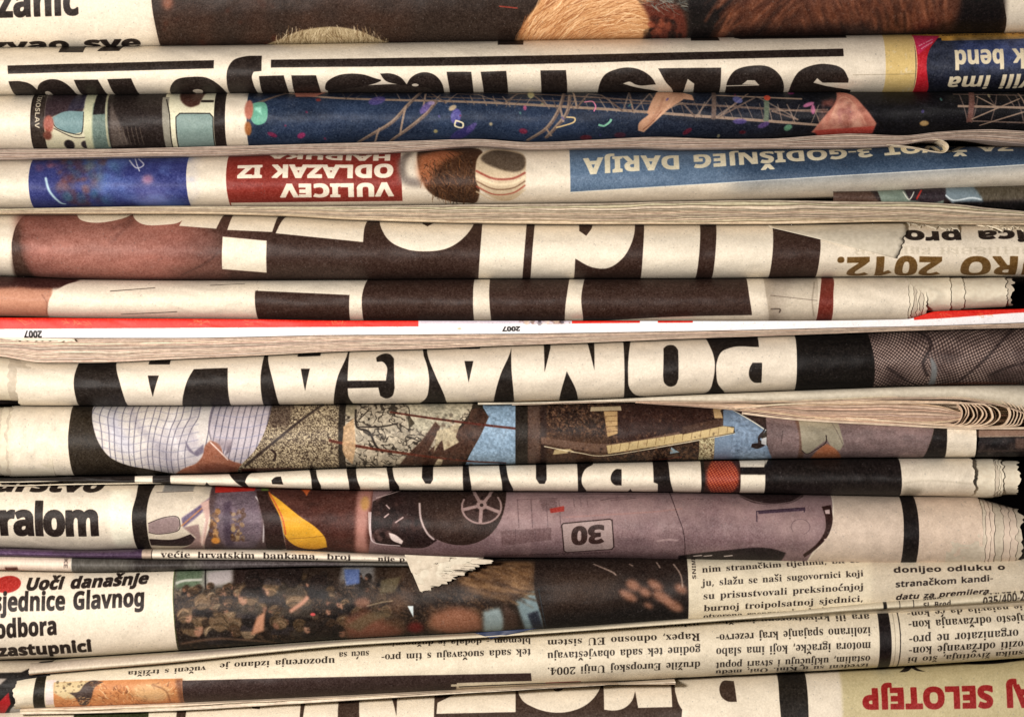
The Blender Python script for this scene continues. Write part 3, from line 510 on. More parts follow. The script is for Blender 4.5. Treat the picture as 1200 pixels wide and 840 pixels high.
# ---- 4 red, blue and white fronts
def d4(c):
    c.p([(33, 170), (218, 170), (217, 205), (221, 250), (35, 250), (32, 210)], c8(58, 66, 134)); c.p([(95, 170), (218, 170), (218, 250), (110, 250)], c8(84, 112, 186), b=9, mod=nmod(1 / 30, 1 / 20, 5))
    c.p([(70, 178), (118, 180), (112, 240), (72, 240)], c8(96, 70, 84), a=.8, b=5, mod=nmod(1 / 12, 1 / 10, 15)); spots(c, (66, 180, 120, 234), 46, 4.5, [(120, 76, 66), (70, 60, 100), (140, 90, 70), (60, 110, 140)], 21, a=.6, b=1.6)
    spots(c, (96, 190, 140, 236), 16, 5, [(90, 160, 180), (60, 120, 170)], 22, a=.45, b=3); spots(c, (36, 178, 66, 196), 10, 4, [(190, 120, 110), (120, 80, 110)], 23, a=.6, b=1.5)
    c.l([(52, 208), (57, 224), (67, 236), (73, 238)], 2.6, c8(180, 208, 216), b=.6); c.l([(148, 186), (158, 196), (166, 192), (158, 184)], 1.6, c8(206, 206, 214), b=.4); c.l([(154, 184), (162, 200)], 1.2, c8(216, 216, 220), b=.3)
    c.e(172, 210, 7, 6, c8(190, 140, 150), a=.7, b=2); c.e(176, 230, 22, 10, c8(150, 150, 210), a=.5, b=6)
    RD = c8(150, 54, 42); c.p([(265, 165), (467, 165), (470, 205), (471, 250), (268, 250), (264, 210)], RD); c.p([(268, 236.5), (471, 234.5), (471, 260), (268, 260)], CR)
    c.t('HAJDUKA', 312, 458, 179, 179, 16, W_, rot=True, bold=.9); c.t('ODLAZAK IZ', 277, 461, 193.5, 191.5, 20, W_, rot=True, bold=1.0); c.t('VULICEV', 328, 460, 216, 214, 19, W_, rot=True, bold=1.0)
    c.l([(477, 178), (470, 190), (474, 210), (492, 214)], 9, c8(130, 120, 112), b=2.5)
    c.p([(488, 176), (500, 173), (560, 172), (562, 195), (560, 232), (545, 236), (520, 233), (502, 224), (492, 205)], c8(82, 56, 38), sm=True, b=.8); c.p([(490, 180), (520, 174), (540, 178), (512, 196), (500, 220), (490, 205)], c8(196, 120, 76), a=.8, b=3)
    hair(c, lambda x, y: ((x - 528) / 36) ** 2 + ((y - 204) / 29) ** 2 < 1, 260, [(60, 42, 30), (110, 78, 50), (140, 96, 60), (40, 28, 22)], 1.2, 9, .8, 3, (492, 176, 560, 234))
    c.p([(557, 196), (562, 180), (580, 172), (612, 178), (616, 200), (613, 222), (600, 233), (580, 232), (560, 218)], c8(206, 188, 160), sm=True, b=.5); c.p([(563, 184), (580, 174), (612, 180), (614, 196), (600, 201), (575, 194)], c8(104, 90, 76), sm=True, b=1)
    for i, (col, w) in enumerate((((160, 66, 48), 2.2), ((226, 210, 180), 2.6), ((120, 88, 64), 1.4), ((176, 80, 58), 1.6), ((214, 196, 166), 2))): c.l([(558, 200 + i * 6), (578, 209 + i * 6), (600, 209 + i * 5.6), (615, 202 + i * 5)], w, c8(*col), a=.8, b=.4)
    c.p([(617, 165), (667, 165), (667, 250), (616, 250)], CR, mod=lambda X, Y: (X > 617) * 1.)
    BL = c8(100, 124, 150); c.p([(667.5, 160), (1290, 160), (1290, 186), (1200, 192.5), (1000, 204.5), (880, 212), (668.5, 224.5)], BL); c.p([(850, 160), (1290, 160), (1290, 186), (1200, 192), (1000, 204), (860, 213)], c8(50, 70, 94), a=.85, b=14); c.p([(1290, 186.8), (1200, 193.3), (1000, 205.3), (668, 225.2)] + [(668, 224.3), (1000, 204.3), (1200, 192.2), (1290, 186)], c8(240, 236, 224), a=.7, b=.2)
    c.t('SVE ZA ŽIVOT 3-GODIŠNJEG DARIJA', 684, 1262, 214.5, 180, 25, c8(216, 208, 184), rot=True, bold=.7, anchor='cap')
R4B = [(-90, 243), (0, 243), (120, 241), (220, 240.5), (400, 240), (560, 238), (700, 236.5), (800, 234.5), (900, 231.5), (1000, 228), (1060, 224.5), (1100, 222.5), (1200, 218.5), (1290, 215)]
R4 = Roll([(x, y - 1) for x, y in S3B[:-4]] + [(1090, 168), (1130, 169), (1200, 170), (1290, 174)], R4B, D=.6, bias=.18, q=.85, front=6, seed=4)
o4, _, _ = paper(R4, 'newspaper with a red box reading VULICEV ODLAZAK IZ and a blue band', d4)
def d4b(c):
    c.r(900, 210, 1290, 260, c8(50, 38, 36)); c.p([(985, 220), (1020, 220), (1035, 240), (900, 240), (920, 226)], c8(90, 70, 60), b=1); c.p([(1027, 215), (1108, 215), (1108, 250), (1040, 250)], c8(126, 140, 128), b=.5); c.p([(1057, 215), (1110, 215), (1112, 232), (1100, 236), (1068, 234)], c8(54, 44, 50), b=.5)
    c.l([(1060, 224), (1067, 233), (1073, 224)], 1.1, c8(200, 200, 190)); c.l([(1082, 222), (1076, 232)], 2, c8(180, 50, 40)); c.p([(1111, 215), (1150, 215), (1156, 240), (1120, 238), (1110, 230)], c8(122, 138, 146), b=.6); c.l([(1110, 228), (1120, 234), (1140, 231), (1152, 233)], 1.2, c8(200, 210, 214)); c.p([(1142, 215), (1290, 205), (1290, 232), (1156, 236)], c8(96, 88, 74), b=1); c.p([(1120, 236), (1290, 233), (1290, 260), (1120, 260)], c8(20, 16, 18), b=.8)
R4b = Roll([(900, 222), (1000, 223), (1100, 219), (1200, 214), (1290, 211)], [(900, 236), (1000, 238), (1120, 241), (1200, 249), (1290, 254)], D=.5, front=17, seed=5)
paper(R4b, 'recessed newspaper with a greenish photo, showing only at right below the white and blue band', d4b, xa=900, x0=978)

FLAP = paper_mat('newsprint_flap', (.76, .72, .64), (.82, .78, .70), wrinkle=.6)
# ---- 5 giant white letters on brown, torn flap at right
DK = c8(70, 51, 43)
S4T = [(-90, 243), (0, 244), (120, 242), (220, 241), (400, 241), (560, 239), (700, 237.5), (800, 235.5), (900, 234), (1000, 235.5), (1060, 236), (1120, 238.5), (1160, 243), (1200, 247), (1290, 256)]
S4B = [(-90, 251), (0, 250), (200, 249.5), (330, 252), (400, 256), (500, 259.5), (620, 261.5), (700, 262), (900, 262), (1060, 259), (1100, 262), (1200, 263), (1290, 266)]
def d5(c):
    c.r(-90, 200, 962, 380, DK); c.p([(-90, 200), (30, 240), (17, 262), (13, 285), (16, 380), (-90, 380)], CR, sm=False, b=.2)
    c.p([(14, 250), (230, 240), (262, 320), (250, 345), (60, 345), (36, 330), (26, 300), (20, 270)], c8(150, 100, 88), b=6); c.p([(230, 230), (300, 230), (300, 340), (180, 340), (222, 300)], c8(96, 68, 60), a=.7, b=14)
    c.p([(24, 300), (40, 335), (34, 345), (10, 345), (14, 300), (20, 262)], c8(84, 62, 52), b=2); c.p([(30, 280), (110, 262), (190, 275), (170, 300), (60, 305)], c8(172, 122, 108), a=.5, b=12); c.tint(.16, 1 / 50, 1 / 14, 14, (20, 0, 260, 1))
    c.l([(130, 268), (140, 262), (152, 258), (128, 285)], 2.4, c8(96, 66, 62), a=.6, b=2); c.l([(210, 322), (240, 308), (258, 294)], 1.4, c8(70, 48, 44), a=.7, b=1); c.l([(220, 326), (250, 310)], 1.2, c8(170, 130, 120), a=.3, b=1)
    WH = W_
    c.p([(83, 236), (154, 236), (146, 252), (120, 259.5), (98, 259), (86, 252)], WH, sm=True); c.p([(150, 236), (214, 236), (210, 258), (186, 263), (165, 262), (152, 252)], WH, sm=True); c.p([(218, 240), (262, 240), (252, 267.5), (208, 264)], WH)
    c.p([(272, 240), (326, 240), (318, 271.5), (265, 269)], WH); c.p([(330, 255), (345, 240), (440, 240), (427, 262), (425, 283.5), (322, 273)], WH); c.p([(260, 277), (312, 282), (311, 319), (259, 315)], WH, b=.15)
    c.p([(442, 230), (444, 262), (456, 282), (476, 292), (500, 294.5), (526, 290), (546, 275), (556, 258), (556, 230)], WH, b=.15); c.p([(493, 235), (506, 235), (506, 261), (500, 264.5), (494, 261)], DK, b=.15)
    c.p([(567, 230), (620, 230), (616, 275), (610, 350), (558, 350), (562, 300)], WH, b=.15); c.p([(630, 230), (748, 230), (746, 258), (740, 285), (730, 302), (712, 314), (694, 313), (674, 303), (672, 350), (620, 350), (624, 290)], WH, b=.15)
    c.p([(680, 236), (696, 236), (694, 266), (687, 276), (679, 270)], DK, b=.15); c.p([(759, 230), (824, 230), (820, 290), (814, 350), (751, 350), (753, 300)], WH, b=.15); c.p([(844, 230), (910, 230), (906, 290), (900, 350), (834, 350), (838, 300)], WH, b=.15)
    c.r(962, 200, 1290, 380, CR); c.p([(908, 230), (962, 230), (962, 276), (958, 300), (955, 350), (900, 350), (906, 290)], DK, b=.15); c.p([(956, 350), (963, 276), (970, 276), (962, 350)], CR)
    c.t('tica pro', 1060, 1222, 286, 283, 22, IK, rot=True, bold=1.0, anchor='xt'); c.t('EURO 2012.', 979, 1262, 302.5, 301, 40, c8(124, 92, 44), rot=True, bold=1.0)
    for y in (290, 294): c.t('JESEN PRETHODNI PREGLED', 1000, 1290, y, y, 6, c8(150, 140, 118), rot=True, a=.25, b=.5)
R5 = Roll(S4B, [(-90, 321), (0, 322), (100, 326), (250, 327), (400, 326.5), (560, 325.5), (800, 325), (1000, 323.5), (1200, 323), (1290, 323)], D=.5, bias=.12, q=.85, front=2, seed=6)
o5, c5, m5 = paper(R5, 'newspaper with giant white letters on brown, torn flap and gold 2012 at right', d5)
page_edges(o5, S4T, S4B, 9, front=7, seed=8, tone=(.86, .80, .70))
patch(o5, 'folded_flap', FLAP, (903, 263), (1067, 259), (1051, 303), (904, 265.5), -3.2, nx=34, ny=18, roll=R5, jagBC=2.5, seed=4, solid=.5, wav=.5, bulge=1.2)
patch(o5, 'torn_page', FLAP, (1066, 257), (1131, 256), (1127, 269), (1069, 262), -2.4, nx=26, ny=8, roll=R5, jagCD=4, seed=7, wav=.4)
patch(o5, 'torn_page', PAPER, (1126, 255), (1220, 260), (1210, 268), (1170, 268), -1.8, nx=26, ny=8, roll=R5, jagCD=5, jagDA=3, seed=9, wav=.4)

# ---- 6 thin roll with white bars on brown and a torn nested end
R6T = [(x, y + 1) for x, y in R5.bot]
def d6(c):
    c.r(-90, 300, 60, 400, c8(190, 138, 112), b=1); c.p([(-90, 300), (110, 300), (80, 334), (50, 338), (20, 336), (-90, 342)], c8(72, 42, 38), b=2); c.p([(-90, 330), (20, 345), (50, 350), (52, 372), (-90, 372)], c8(206, 150, 120), a=.6, b=4)
    c.p([(60, 345), (72, 335), (110, 326), (300, 320), (300, 395), (55, 395), (54, 362)], CR, b=.5); c.l([(48, 345), (54, 355), (52, 368)], 1.2, c8(130, 86, 66), a=.6, b=.6)
    c.l([(128, 341), (180, 337)], .9, IK, b=.2); c.l([(245, 334), (285, 332)], .8, IK, b=.2); c.l([(140, 368), (190, 366), (206, 365)], 1, IK, b=.2)
    c.p([(302, 310), (412, 310), (409, 345), (409, 400), (306, 400), (299, 365), (298, 345)], DK); c.p([(306, 310), (412, 310), (409, 345.5), (355, 343), (301, 340.5)], W_); c.p([(301, 340), (306, 318), (302, 318), (297, 341)], CR)
    c.p([(436, 310), (560, 310), (555, 330), (554, 350), (557, 400), (428, 400), (424, 368), (424, 345)], DK); c.p([(575, 310), (671, 310), (665, 340), (662, 365), (664, 400), (580, 400), (575, 372), (573, 345)], DK); c.p([(690, 310), (876, 310), (878, 345), (882, 369), (790, 371), (700, 376), (684, 376), (681, 350)], DK)
    c.p([(896, 310), (962, 310), (959, 345), (957, 400), (908, 400), (902, 370), (898, 345)], c8(176, 164, 146), a=.8, b=.4); c.p([(901, 310), (940, 310), (924, 345), (912, 400), (904, 372)], c8(128, 112, 100), a=.5, b=5); c.p([(900, 330), (962, 330), (962, 400), (920, 400)], CR, a=.55, b=6)
    c.l([(903, 346), (930, 349), (958, 352)], .6, c8(90, 76, 66), a=.8); c.l([(904, 362), (914, 362), (914, 366)], 1.4, c8(80, 66, 58), b=.3, a=.8); c.l([(956, 330), (952, 352), (955, 370)], 1.2, c8(120, 106, 92), a=.5, b=.5)
    c.p([(970, 310), (978, 320), (977, 345), (977, 400), (958, 400), (960, 355), (963, 335)], c8(132, 54, 40), b=.15)
R6 = Roll(R6T, [(-90, 368), (0, 370), (100, 372), (300, 373.5), (400, 375), (700, 375.5), (900, 376), (1062, 375), (1290, 374)], D=.55, bias=.1, q=.85, front=4, seed=7)
o6, c6, m6 = paper(R6, 'thin rolled newspaper with cream bars on brown and torn sheets nested at its right end', d6, x1=1066, j1=2.2, seed=3, curl=1.2)
R6b = Roll([(900, 325), (1066, 325), (1190, 323), (1290, 322)], [(900, 378), (1062, 369), (1090, 365.5), (1150, 362), (1192, 360), (1290, 357)], D=.55, bias=.1, q=.85, front=7, seed=7)
for k, (x1, ins) in enumerate(((1070.5, .6), (1075, 1.2), (1078.5, 1.6), (1082, 2.0), (1087, 2.6))):
    shell(Roll(R6.top, [(900, 376), (1062, 374.6), (1090, 372)], D=.55, bias=.1, q=.85, front=4.6, seed=7), 'torn_sheet', (PAPER, PAPERD)[k % 2], o6, x0=1048, x1=x1, j1=2.6, inset=ins, seed=20 + k, solid=.4, curl=1.6, nx=26)
for k, (x1, ins) in enumerate(((1116, .2), (1131, .9), (1181, 1.5), (1189, 2.6))):
    shell(R6b, 'torn_sheet', PAPER if k != 3 else PAPERD, o6, x0=1040, x1=x1, j1=(1.6, 2.0, 3.0, 4.0)[k], inset=ins, seed=30 + k, solid=.4, curl=1.4, nx=40)

# ---- 7 glossy magazine, flat spine
def d7(c):
    RED = c8(232, 34, 4); WT = c8(240, 236, 236); c.r(-90, 340, 1290, 460, WT); c.p([(-90, 350), (490, 350), (490, 382.4), (0, 385.4), (-90, 385.4)], RED)
    c.p([(1066, 340), (1290, 340), (1290, 363), (1200, 366), (1110, 372.5), (1072, 375)], RED); c.p([(670, 360), (750, 360), (750, 378.2), (670, 379)], RED); c.p([(771, 360), (812, 360), (812, 378), (771, 378.2)], RED)
    c.r(490, 360, 670, 379, c8(206, 196, 204), b=.5); c.p([(600, 360), (668, 360), (668, 379.4), (610, 379.8)], c8(150, 120, 110), b=.6, mod=nmod(1 / 4, 1 / 3, 4)); spots(c, (612, 375, 668, 379), 12, 2.4, [(60, 50, 60), (210, 190, 170)], 6, a=.8, b=.3)
    for i in range(60):
        q = random.Random(i); x = q.choice([30, 80, 95, 230, 290, 380, 400, 1110, 1150]) + q.gauss(0, 7); c.l([(x, 373 + q.random() * 8 - (8 if x > 1000 else 0)), (x + q.gauss(4, 3), 376 + q.random() * 5 - (8 if x > 1000 else 0))], .5, c8(240, 150, 90), a=.7)
    c.t('2007', 27, 48, 387.6, 387.6, 7, c8(20, 16, 16), rot=True, bold=.25); c.t('2007', 588.5, 609.5, 382.8, 382.4, 7, c8(20, 16, 16), rot=True, bold=.25); c.e(538, 385, 2.5, 1, c8(180, 160, 110), a=.7, b=.4)
R7B = [(-90, 396), (0, 396), (200, 396), (400, 392.5), (600, 391), (800, 388), (900, 386), (1000, 383.5), (1100, 381.5), (1200, 378), (1290, 375)]
R7 = Roll([(-90, 371), (0, 372), (300, 374), (400, 375.5), (900, 376), (1062, 374), (1100, 364.5), (1190, 362), (1290, 358)], R7B, D=.16, q=.35, front=8, seed=9, dent=.4)
o7, _, _ = paper(R7, 'thin glossy magazine with a red and white spine printed 2007', d7, cat='magazine', mat=dict(rough=.5, spec=.3, fine=.08, wrinkle=.1), sheet='printed_cover')
o7.name = 'glossy_magazine'
S7B = [(-90, 412), (0, 418), (50, 425), (100, 425), (200, 421), (300, 416.5), (400, 411.5), (500, 408.5), (600, 404.5), (700, 401), (800, 397), (900, 393.5), (1000, 390), (1100, 386.5), (1200, 384), (1290, 382)]

# ---- 8 POMAGALA
def d8(c):
    BK = c8(46, 38, 33)
    c.p([(93, 380), (930, 380), (1290, 380), (1290, 500), (92, 500), (88, 470), (86, 445), (89, 425)], BK);
    WH = c8(227, 217, 201)
    c.p([(130, 380), (133, 425), (141, 452), (151, 500), (207, 500), (212, 470), (219, 446), (231, 422), (233, 380)], WH, b=.15); c.p([(172, 380), (197, 380), (197, 427), (172, 427)], BK); c.p([(172.5, 440), (185.5, 440), (178, 465)], BK, b=.15)
    c.p([(226, 380), (309, 380), (307, 420), (305, 440), (306, 470), (309, 500), (270, 500), (267, 465), (266, 431), (226, 432.5), (231, 422)], WH, b=.15)
    c.p([(311, 380), (312, 418), (319, 445), (330, 500), (386, 500), (390, 468), (396, 440), (405, 418), (408, 380)], WH, b=.15); c.p([(347, 380), (374, 380), (374, 417), (347, 418)], BK); c.p([(352, 432), (362.5, 432), (357, 458)], BK, b=.15)
    c.p([(409, 380), (407, 446), (452, 446), (452, 428), (448, 424), (441, 424), (440, 419), (444, 416), (456, 415), (461, 420), (462, 455), (459, 464), (452, 467), (445, 464), (443, 454), (407, 455), (408, 466), (412, 473), (470, 474), (492, 472), (499, 466), (502, 455), (500, 428), (496, 417), (488, 380)], WH, b=.15)
    c.p([(498, 380), (500, 414), (510, 440), (521, 466), (526, 500), (575, 500), (579, 466), (586, 440), (599, 408), (600, 380)], WH, b=.15); c.p([(538, 380), (562, 380), (562, 408.5), (538, 409)], BK); c.p([(544, 423), (554.5, 423), (549, 448)], BK, b=.15)
    c.p([(600, 380), (599, 430), (602, 466), (603, 500), (655, 500), (656, 466), (664, 435), (676, 460), (679, 500), (732, 500), (732, 466), (731, 380)], WH, b=.15); c.p([(637, 380), (648, 380), (645, 408), (638, 436)], BK, b=.15); c.p([(684, 380), (697, 380), (696.5, 434)], BK, b=.15)
    c.p([(745, 380), (737, 415), (736, 440), (738, 455), (744, 462), (760, 465), (820, 464), (832, 458), (836, 445), (836, 415), (832, 404), (822, 380)], WH, b=.15); c.p([(778, 408), (782, 405), (791, 405), (795, 410), (795, 444), (792, 451), (785, 453), (779, 449), (777, 440)], BK, b=.15, sm=False)
    c.p([(890, 380), (934, 380), (934, 500), (870, 500), (850, 459), (842, 450), (839.5, 438), (840, 424), (846, 412), (856, 407.5), (890, 406.5)], WH, b=.15); c.p([(893, 425), (893, 448.5), (884, 448), (879, 443), (879, 430), (882, 425)], BK, b=.15)
    c.p([(934, 380), (1018, 380), (1022, 395), (1025, 425), (1026, 500), (934, 500)], c8(30, 24, 21))
    def net(X, Y):
        th = np.where(X < 1088, .45, -.42); w = X - 1090 + 9 * vnoise(X / 40, Y / 36, 61); v = Y - 425 + 9 * vnoise(X / 45, Y / 30, 62)
        p = (np.sin((w * np.cos(th) + v * np.sin(th)) * .98) * np.sin((-w * np.sin(th) + v * np.cos(th)) * .98)); t = np.clip(np.abs(p) * 2.4 - .5, 0, 1) * np.clip(.35 + 1.6 * (fbm(X / 30, Y / 26, 63, 3) - .25), .1, 1)
        return (c8(66, 52, 50) * (1 - t[..., None]) + c8(176, 156, 146) * t[..., None])
    c.p([(1018, 380), (1290, 380), (1290, 500), (1026, 500), (1025, 425)], net, b=.3)
    for P, w in (([(1080, 388), (1092, 402), (1082, 425), (1088, 440)], 3), ([(1120, 452), (1150, 425), (1180, 395), (1200, 380)], 2.4), ([(1040, 430), (1062, 445), (1080, 452)], 2.4), ([(1160, 440), (1190, 428), (1240, 420)], 2)): c.l(P, w, c8(44, 34, 34), a=.8, b=1)
    c.p([(1090, 418), (1096, 425), (1099, 452), (1091, 454), (1092, 440)], c8(132, 134, 134), b=.8); c.p([(1085, 452), (1140, 448), (1200, 449), (1200, 470), (1085, 470)], c8(120, 70, 50), a=.7, b=2)
R8B = [(-90, 474), (0, 475), (50, 475.5), (200, 475.5), (400, 474), (600, 471), (700, 468), (800, 463), (900, 459), (1000, 455), (1100, 452), (1200, 451), (1290, 452)]
R8 = Roll(S7B, R8B, D=.5, bias=.02, q=.85, front=1, seed=10)
o8, _, _ = paper(R8, 'newspaper reading POMAGALA upside down in cream capitals on black', d8, x0=19, xa=-20, j0=2.0, seed=5)
page_edges(o8, [(x, y + .4) for x, y in R7B], S7B, 15, front=10, seed=12, tone=(1, .90, .86), fpts=[(-90, 0), (600, 1), (1290, 4)])
R8L = Roll([(x, y + 1) for x, y in S7B], [(-90, 468), (0, 469), (60, 472), (200, 474), (1290, 474)], D=.5, bias=.02, q=.85, front=3.5, seed=10)
shell(R8L, 'inner_sheet', PAPER, o8, x0=-90, x1=70, inset=.8, solid=.4, nx=50); shell(R8L, 'torn_sheet', PAPER, o8, x0=-8, x1=60, j0=3, inset=.2, solid=.5, nx=30, seed=44); shell(R8L, 'torn_sheet', PAPERD, o8, x0=8, x1=60, j0=3, inset=0, solid=.5, nx=30, seed=45)
patch(o8, 'torn_page', PAPER, (-10, 395), (86, 397), (88, 400.5), (20, 399), 7, nx=30, ny=6, jagCD=1.2, seed=12, wav=.3)
# folded signature with fanned leaves at right, lower half of the same paper
S8T = R8B
S8B = [(500, 473), (600, 473), (700, 471), (760, 471), (850, 480), (950, 491.5), (1000, 495), (1060, 499), (1110, 502), (1150, 505), (1200, 505), (1290, 500)]
SB = [(500, 475), (600, 474), (700, 471.5), (760, 470.5), (850, 471.5), (950, 471), (1000, 469), (1060, 467), (1120, 467.5), (1170, 474), (1200, 484), (1290, 524)]
shell(Roll([(500, 472)] + [(x, y + .5) for x, y in R8B[5:]], SB, D=.45, q=.8, front=7, seed=71), 'outer_sheet', FLAP, o8, x0=560, nx=150)
page_edges(o8, [(x, y - 2) for x, y in SB], [(x, y + .8) for x, y in SB], 2, front=6, x0=600, seed=22, tone=(.96, .88, .76))
page_edges(o8, [(740, 470), (850, 473), (930, 474), (1000, 473), (1060, 472), (1100, 475), (1128, 483)], [(740, 472), (850, 480), (950, 491.5), (1000, 495.5), (1060, 498), (1110, 497), (1128, 492)], 9, front=12, x0=745, x1=1128, seed=23, tone=(.92, .78, .68))
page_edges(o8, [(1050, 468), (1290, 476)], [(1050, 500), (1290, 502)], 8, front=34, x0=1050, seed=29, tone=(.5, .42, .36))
def loop(k, x, r, tone):      # one folded leaf: out along the top, round its fold and back
    ty = 468.5 + k * .35; ribbon(o8, 'folded_page', [(820 + k * 6, 475 + k * .5), (930, 474 - k * .1), (1010 + k * 3, ty + 1), (x - r * .9, ty + 2), (x - r * .25 + (k * 7 % 5 - 2) * .7, ty + 5), (x, ty + 14 + (k * 5 % 4 - 1.5)), (x - 1.5 - (k * 3 % 4) * .8, ty + 22), (x - r * .5, ty + 28.5 - k * .12), (x - r * 1.6, ty + 28), (950 + k * 6, 491 - k * .2)], (1.0, 1.7, 1.2)[k % 3], 8 + (k * 5 % 7) * 1.1, 240, tone, k)
for k, x in enumerate((1129, 1134, 1137, 1143, 1147, 1154, 1158, 1165, 1168, 1174)): loop(k, x, 17 + k * 2.0, (1, .88, .76) if k % 2 else (.88, .74, .64))
for k, x in enumerate((1186, 1190, 1194, 1198, 1202)): ribbon(o8, 'folded_page', [(1150, 500), (x - 10, 499), (x - 2, 492), (x, 483), (x - 5, 474), (x - 16, 467)], 1.1, 9 + k % 2, 200, (.9, .8, .7), k + 30)
ribbon(o8, 'folded_page', [(870, 484), (930, 491), (1000, 495.5), (1060, 498.5), (1110, 501), (1160, 502), (1290, 501)], 2.6, 7, 240, (.94, .84, .74), 77)

# ---- 9 shirt, cracked wall and timber photographs
R9T = [(-90, 475), (0, 476), (50, 476.5), (200, 476.5), (400, 475), (600, 472.5), (700, 471), (760, 471), (850, 476), (950, 484), (1060, 489), (1150, 493), (1290, 493)]
R9B = [(-90, 560), (0, 560), (80, 558.5), (250, 555.5), (400, 549), (600, 545), (800, 540.5), (1000, 537.5), (1145, 536.5), (1290, 536)]
def bark(f, c1, c2, seed, sharp=5, off=.5):
    def g(X, Y):
        n = fbm(X * f, Y * f, seed, 3); w = np.abs(vnoise(X * f * 2 + n * 3, Y * f * 2 + n * 2, seed + 5) - .5) * 2; t = np.clip(w * sharp - off, 0, 1)[..., None] * (.8 + .4 * n[..., None]); return c8(*c1) * (1 - t) + c8(*c2) * t
    return g
def d9(c):
    BK = c8(56, 47, 36); c.p([(80, 440), (1115, 440), (1115, 600), (88, 600), (81, 550), (79, 515), (80, 490)], BK)
    SH = c8(208, 202, 196); c.p([(101, 440), (104, 476), (108, 500), (116, 521), (128, 536), (146, 545), (170, 550), (198, 556), (206, 610), (330, 610), (330, 440)], SH, b=.3)
    c.p([(200, 490), (230, 515), (240, 540), (205, 556), (160, 545)], c8(176, 170, 178), a=.6, b=6); c.p([(130, 476), (140, 500), (160, 530), (140, 530), (125, 500)], c8(170, 170, 190), a=.6, b=4)
    G = c8(96, 92, 108)
    for P, w, cl, al in (([(150, 478), (162, 500), (190, 528), (200, 550)], 7, (150, 144, 156), .5), ([(118, 480), (130, 508), (158, 536)], 5, (224, 220, 220), .6), ([(205, 480), (198, 505), (215, 535)], 6, (228, 224, 222), .6), ([(230, 478), (222, 500), (228, 520)], 5, (146, 138, 150), .5), ([(290, 480), (284, 510), (278, 540)], 6, (150, 142, 156), .5), ([(268, 480), (262, 505), (268, 530)], 5, (224, 218, 222), .5)): c.l(P, w, c8(*cl), a=al, b=2.5)
    for i in range(15): x = 106 + i * 8.6 + (i % 3) * .8; c.l([(x + 3, 470), (x - 1 + i * .3, 488), (x + 3 - i * .6, 505), (x + 6 - i * 1.3, 530), (x + 10 - i * 1.6, 560)], 1.0, G, a=.8, b=.25)
    for i in range(9): y = 480 + i * 9; c.l([(100, y - 7), (128, y + 1), (150, y + 5), (176, y + 1), (200, y + 5), (232, y - 1)], .8, c8(132, 130, 150), a=.6, b=.3)
    c.p([(245, 470), (320, 470), (318, 500), (300, 530), (288, 550), (262, 540), (246, 512)], c8(188, 180, 184), b=1)
    for i in range(11): x = 243 + i * 7.5; c.l([(x + 6, 470), (x + 3, 490), (x - 1, 515), (x - 8, 545)], 1.2, G, a=.8, b=.25)
    for i in range(5): c.l([(250, 486 + i * 13), (285, 489 + i * 12), (318, 484 + i * 11)], .8, c8(130, 130, 160), a=.6, b=.3)
    c.l([(247, 472), (244, 500), (247, 515)], 1.2, c8(120, 110, 124), b=.4)
    c.p([(70, 440), (101, 440), (104, 476), (108, 500), (116, 521), (128, 536), (146, 545), (170, 550), (198, 556), (206, 610), (88, 610), (81, 550), (79, 515)], BK, b=.2); c.p([(-20, 440), (80, 440), (80, 490), (79, 515), (81, 550), (88, 610), (-20, 610)], CR)
    c.p([(196, 560), (214, 549), (230, 542), (236, 535), (240, 522), (246, 516), (256, 520), (262, 534), (270, 540), (284, 545), (292, 552), (296, 600), (196, 600)], c8(160, 104, 80), b=.6); c.p([(226, 548), (250, 543), (276, 549), (262, 554), (236, 556)], c8(112, 66, 52), a=.7, b=1.5); c.l([(246, 518), (258, 530), (266, 539)], 1.2, c8(230, 220, 214), b=.4)
    c.p([(216, 514), (220, 528), (230, 535), (238, 530), (238, 520), (226, 530), (220, 522)], c8(128, 120, 136), b=.6); c.p([(262, 535), (270, 528), (272, 515), (266, 524)], c8(110, 100, 110), a=.8, b=.6); c.p([(247, 512), (262, 516), (274, 514), (266, 530), (256, 522)], c8(140, 128, 134), a=.7, b=1.5)
    c.p([(316, 440), (400, 440), (400, 610), (270, 610), (276, 552), (300, 525), (314, 492)], bark(1 / 2.6, (84, 70, 58), (188, 174, 146), 3, 3.2, .5)); c.p([(316, 440), (345, 440), (338, 500), (314, 500)], c8(72, 56, 50), a=.6, b=2)
    c.l([(286, 546), (318, 520), (350, 494), (380, 472), (396, 462)], 3, c8(66, 54, 48), b=.4); c.l([(318, 527), (322, 532), (320, 540)], 2.4, c8(62, 46, 40)); c.p([(280, 550), (330, 549), (400, 552), (400, 610), (280, 610)], c8(84, 48, 36), b=1)
    c.p([(396, 440), (404, 440), (404, 610), (396, 610)], c8(56, 48, 40), b=.4)
    def crack(X, Y):
        n = fbm(X / 8, Y / 8, 71, 3); w = np.abs(vnoise(X / 6 + n * 3, Y / 4 + n * 3, 72) - .5) * 2; t = np.clip(w * 5 - .25, 0, 1)[..., None]; return c8(60, 52, 44) * (1 - t) + c8(176, 166, 148) * t * (.85 + .3 * n[..., None])
    c.p([(404, 440), (560, 440), (552, 480), (520, 520), (490, 560), (470, 610), (404, 610)], crack); c.p([(476, 466), (560, 466), (536, 492), (510, 508), (478, 500)], c8(186, 180, 160), a=.85, b=1.5); c.p([(404, 440), (418, 440), (416, 490), (404, 486)], c8(160, 150, 128), b=.6)
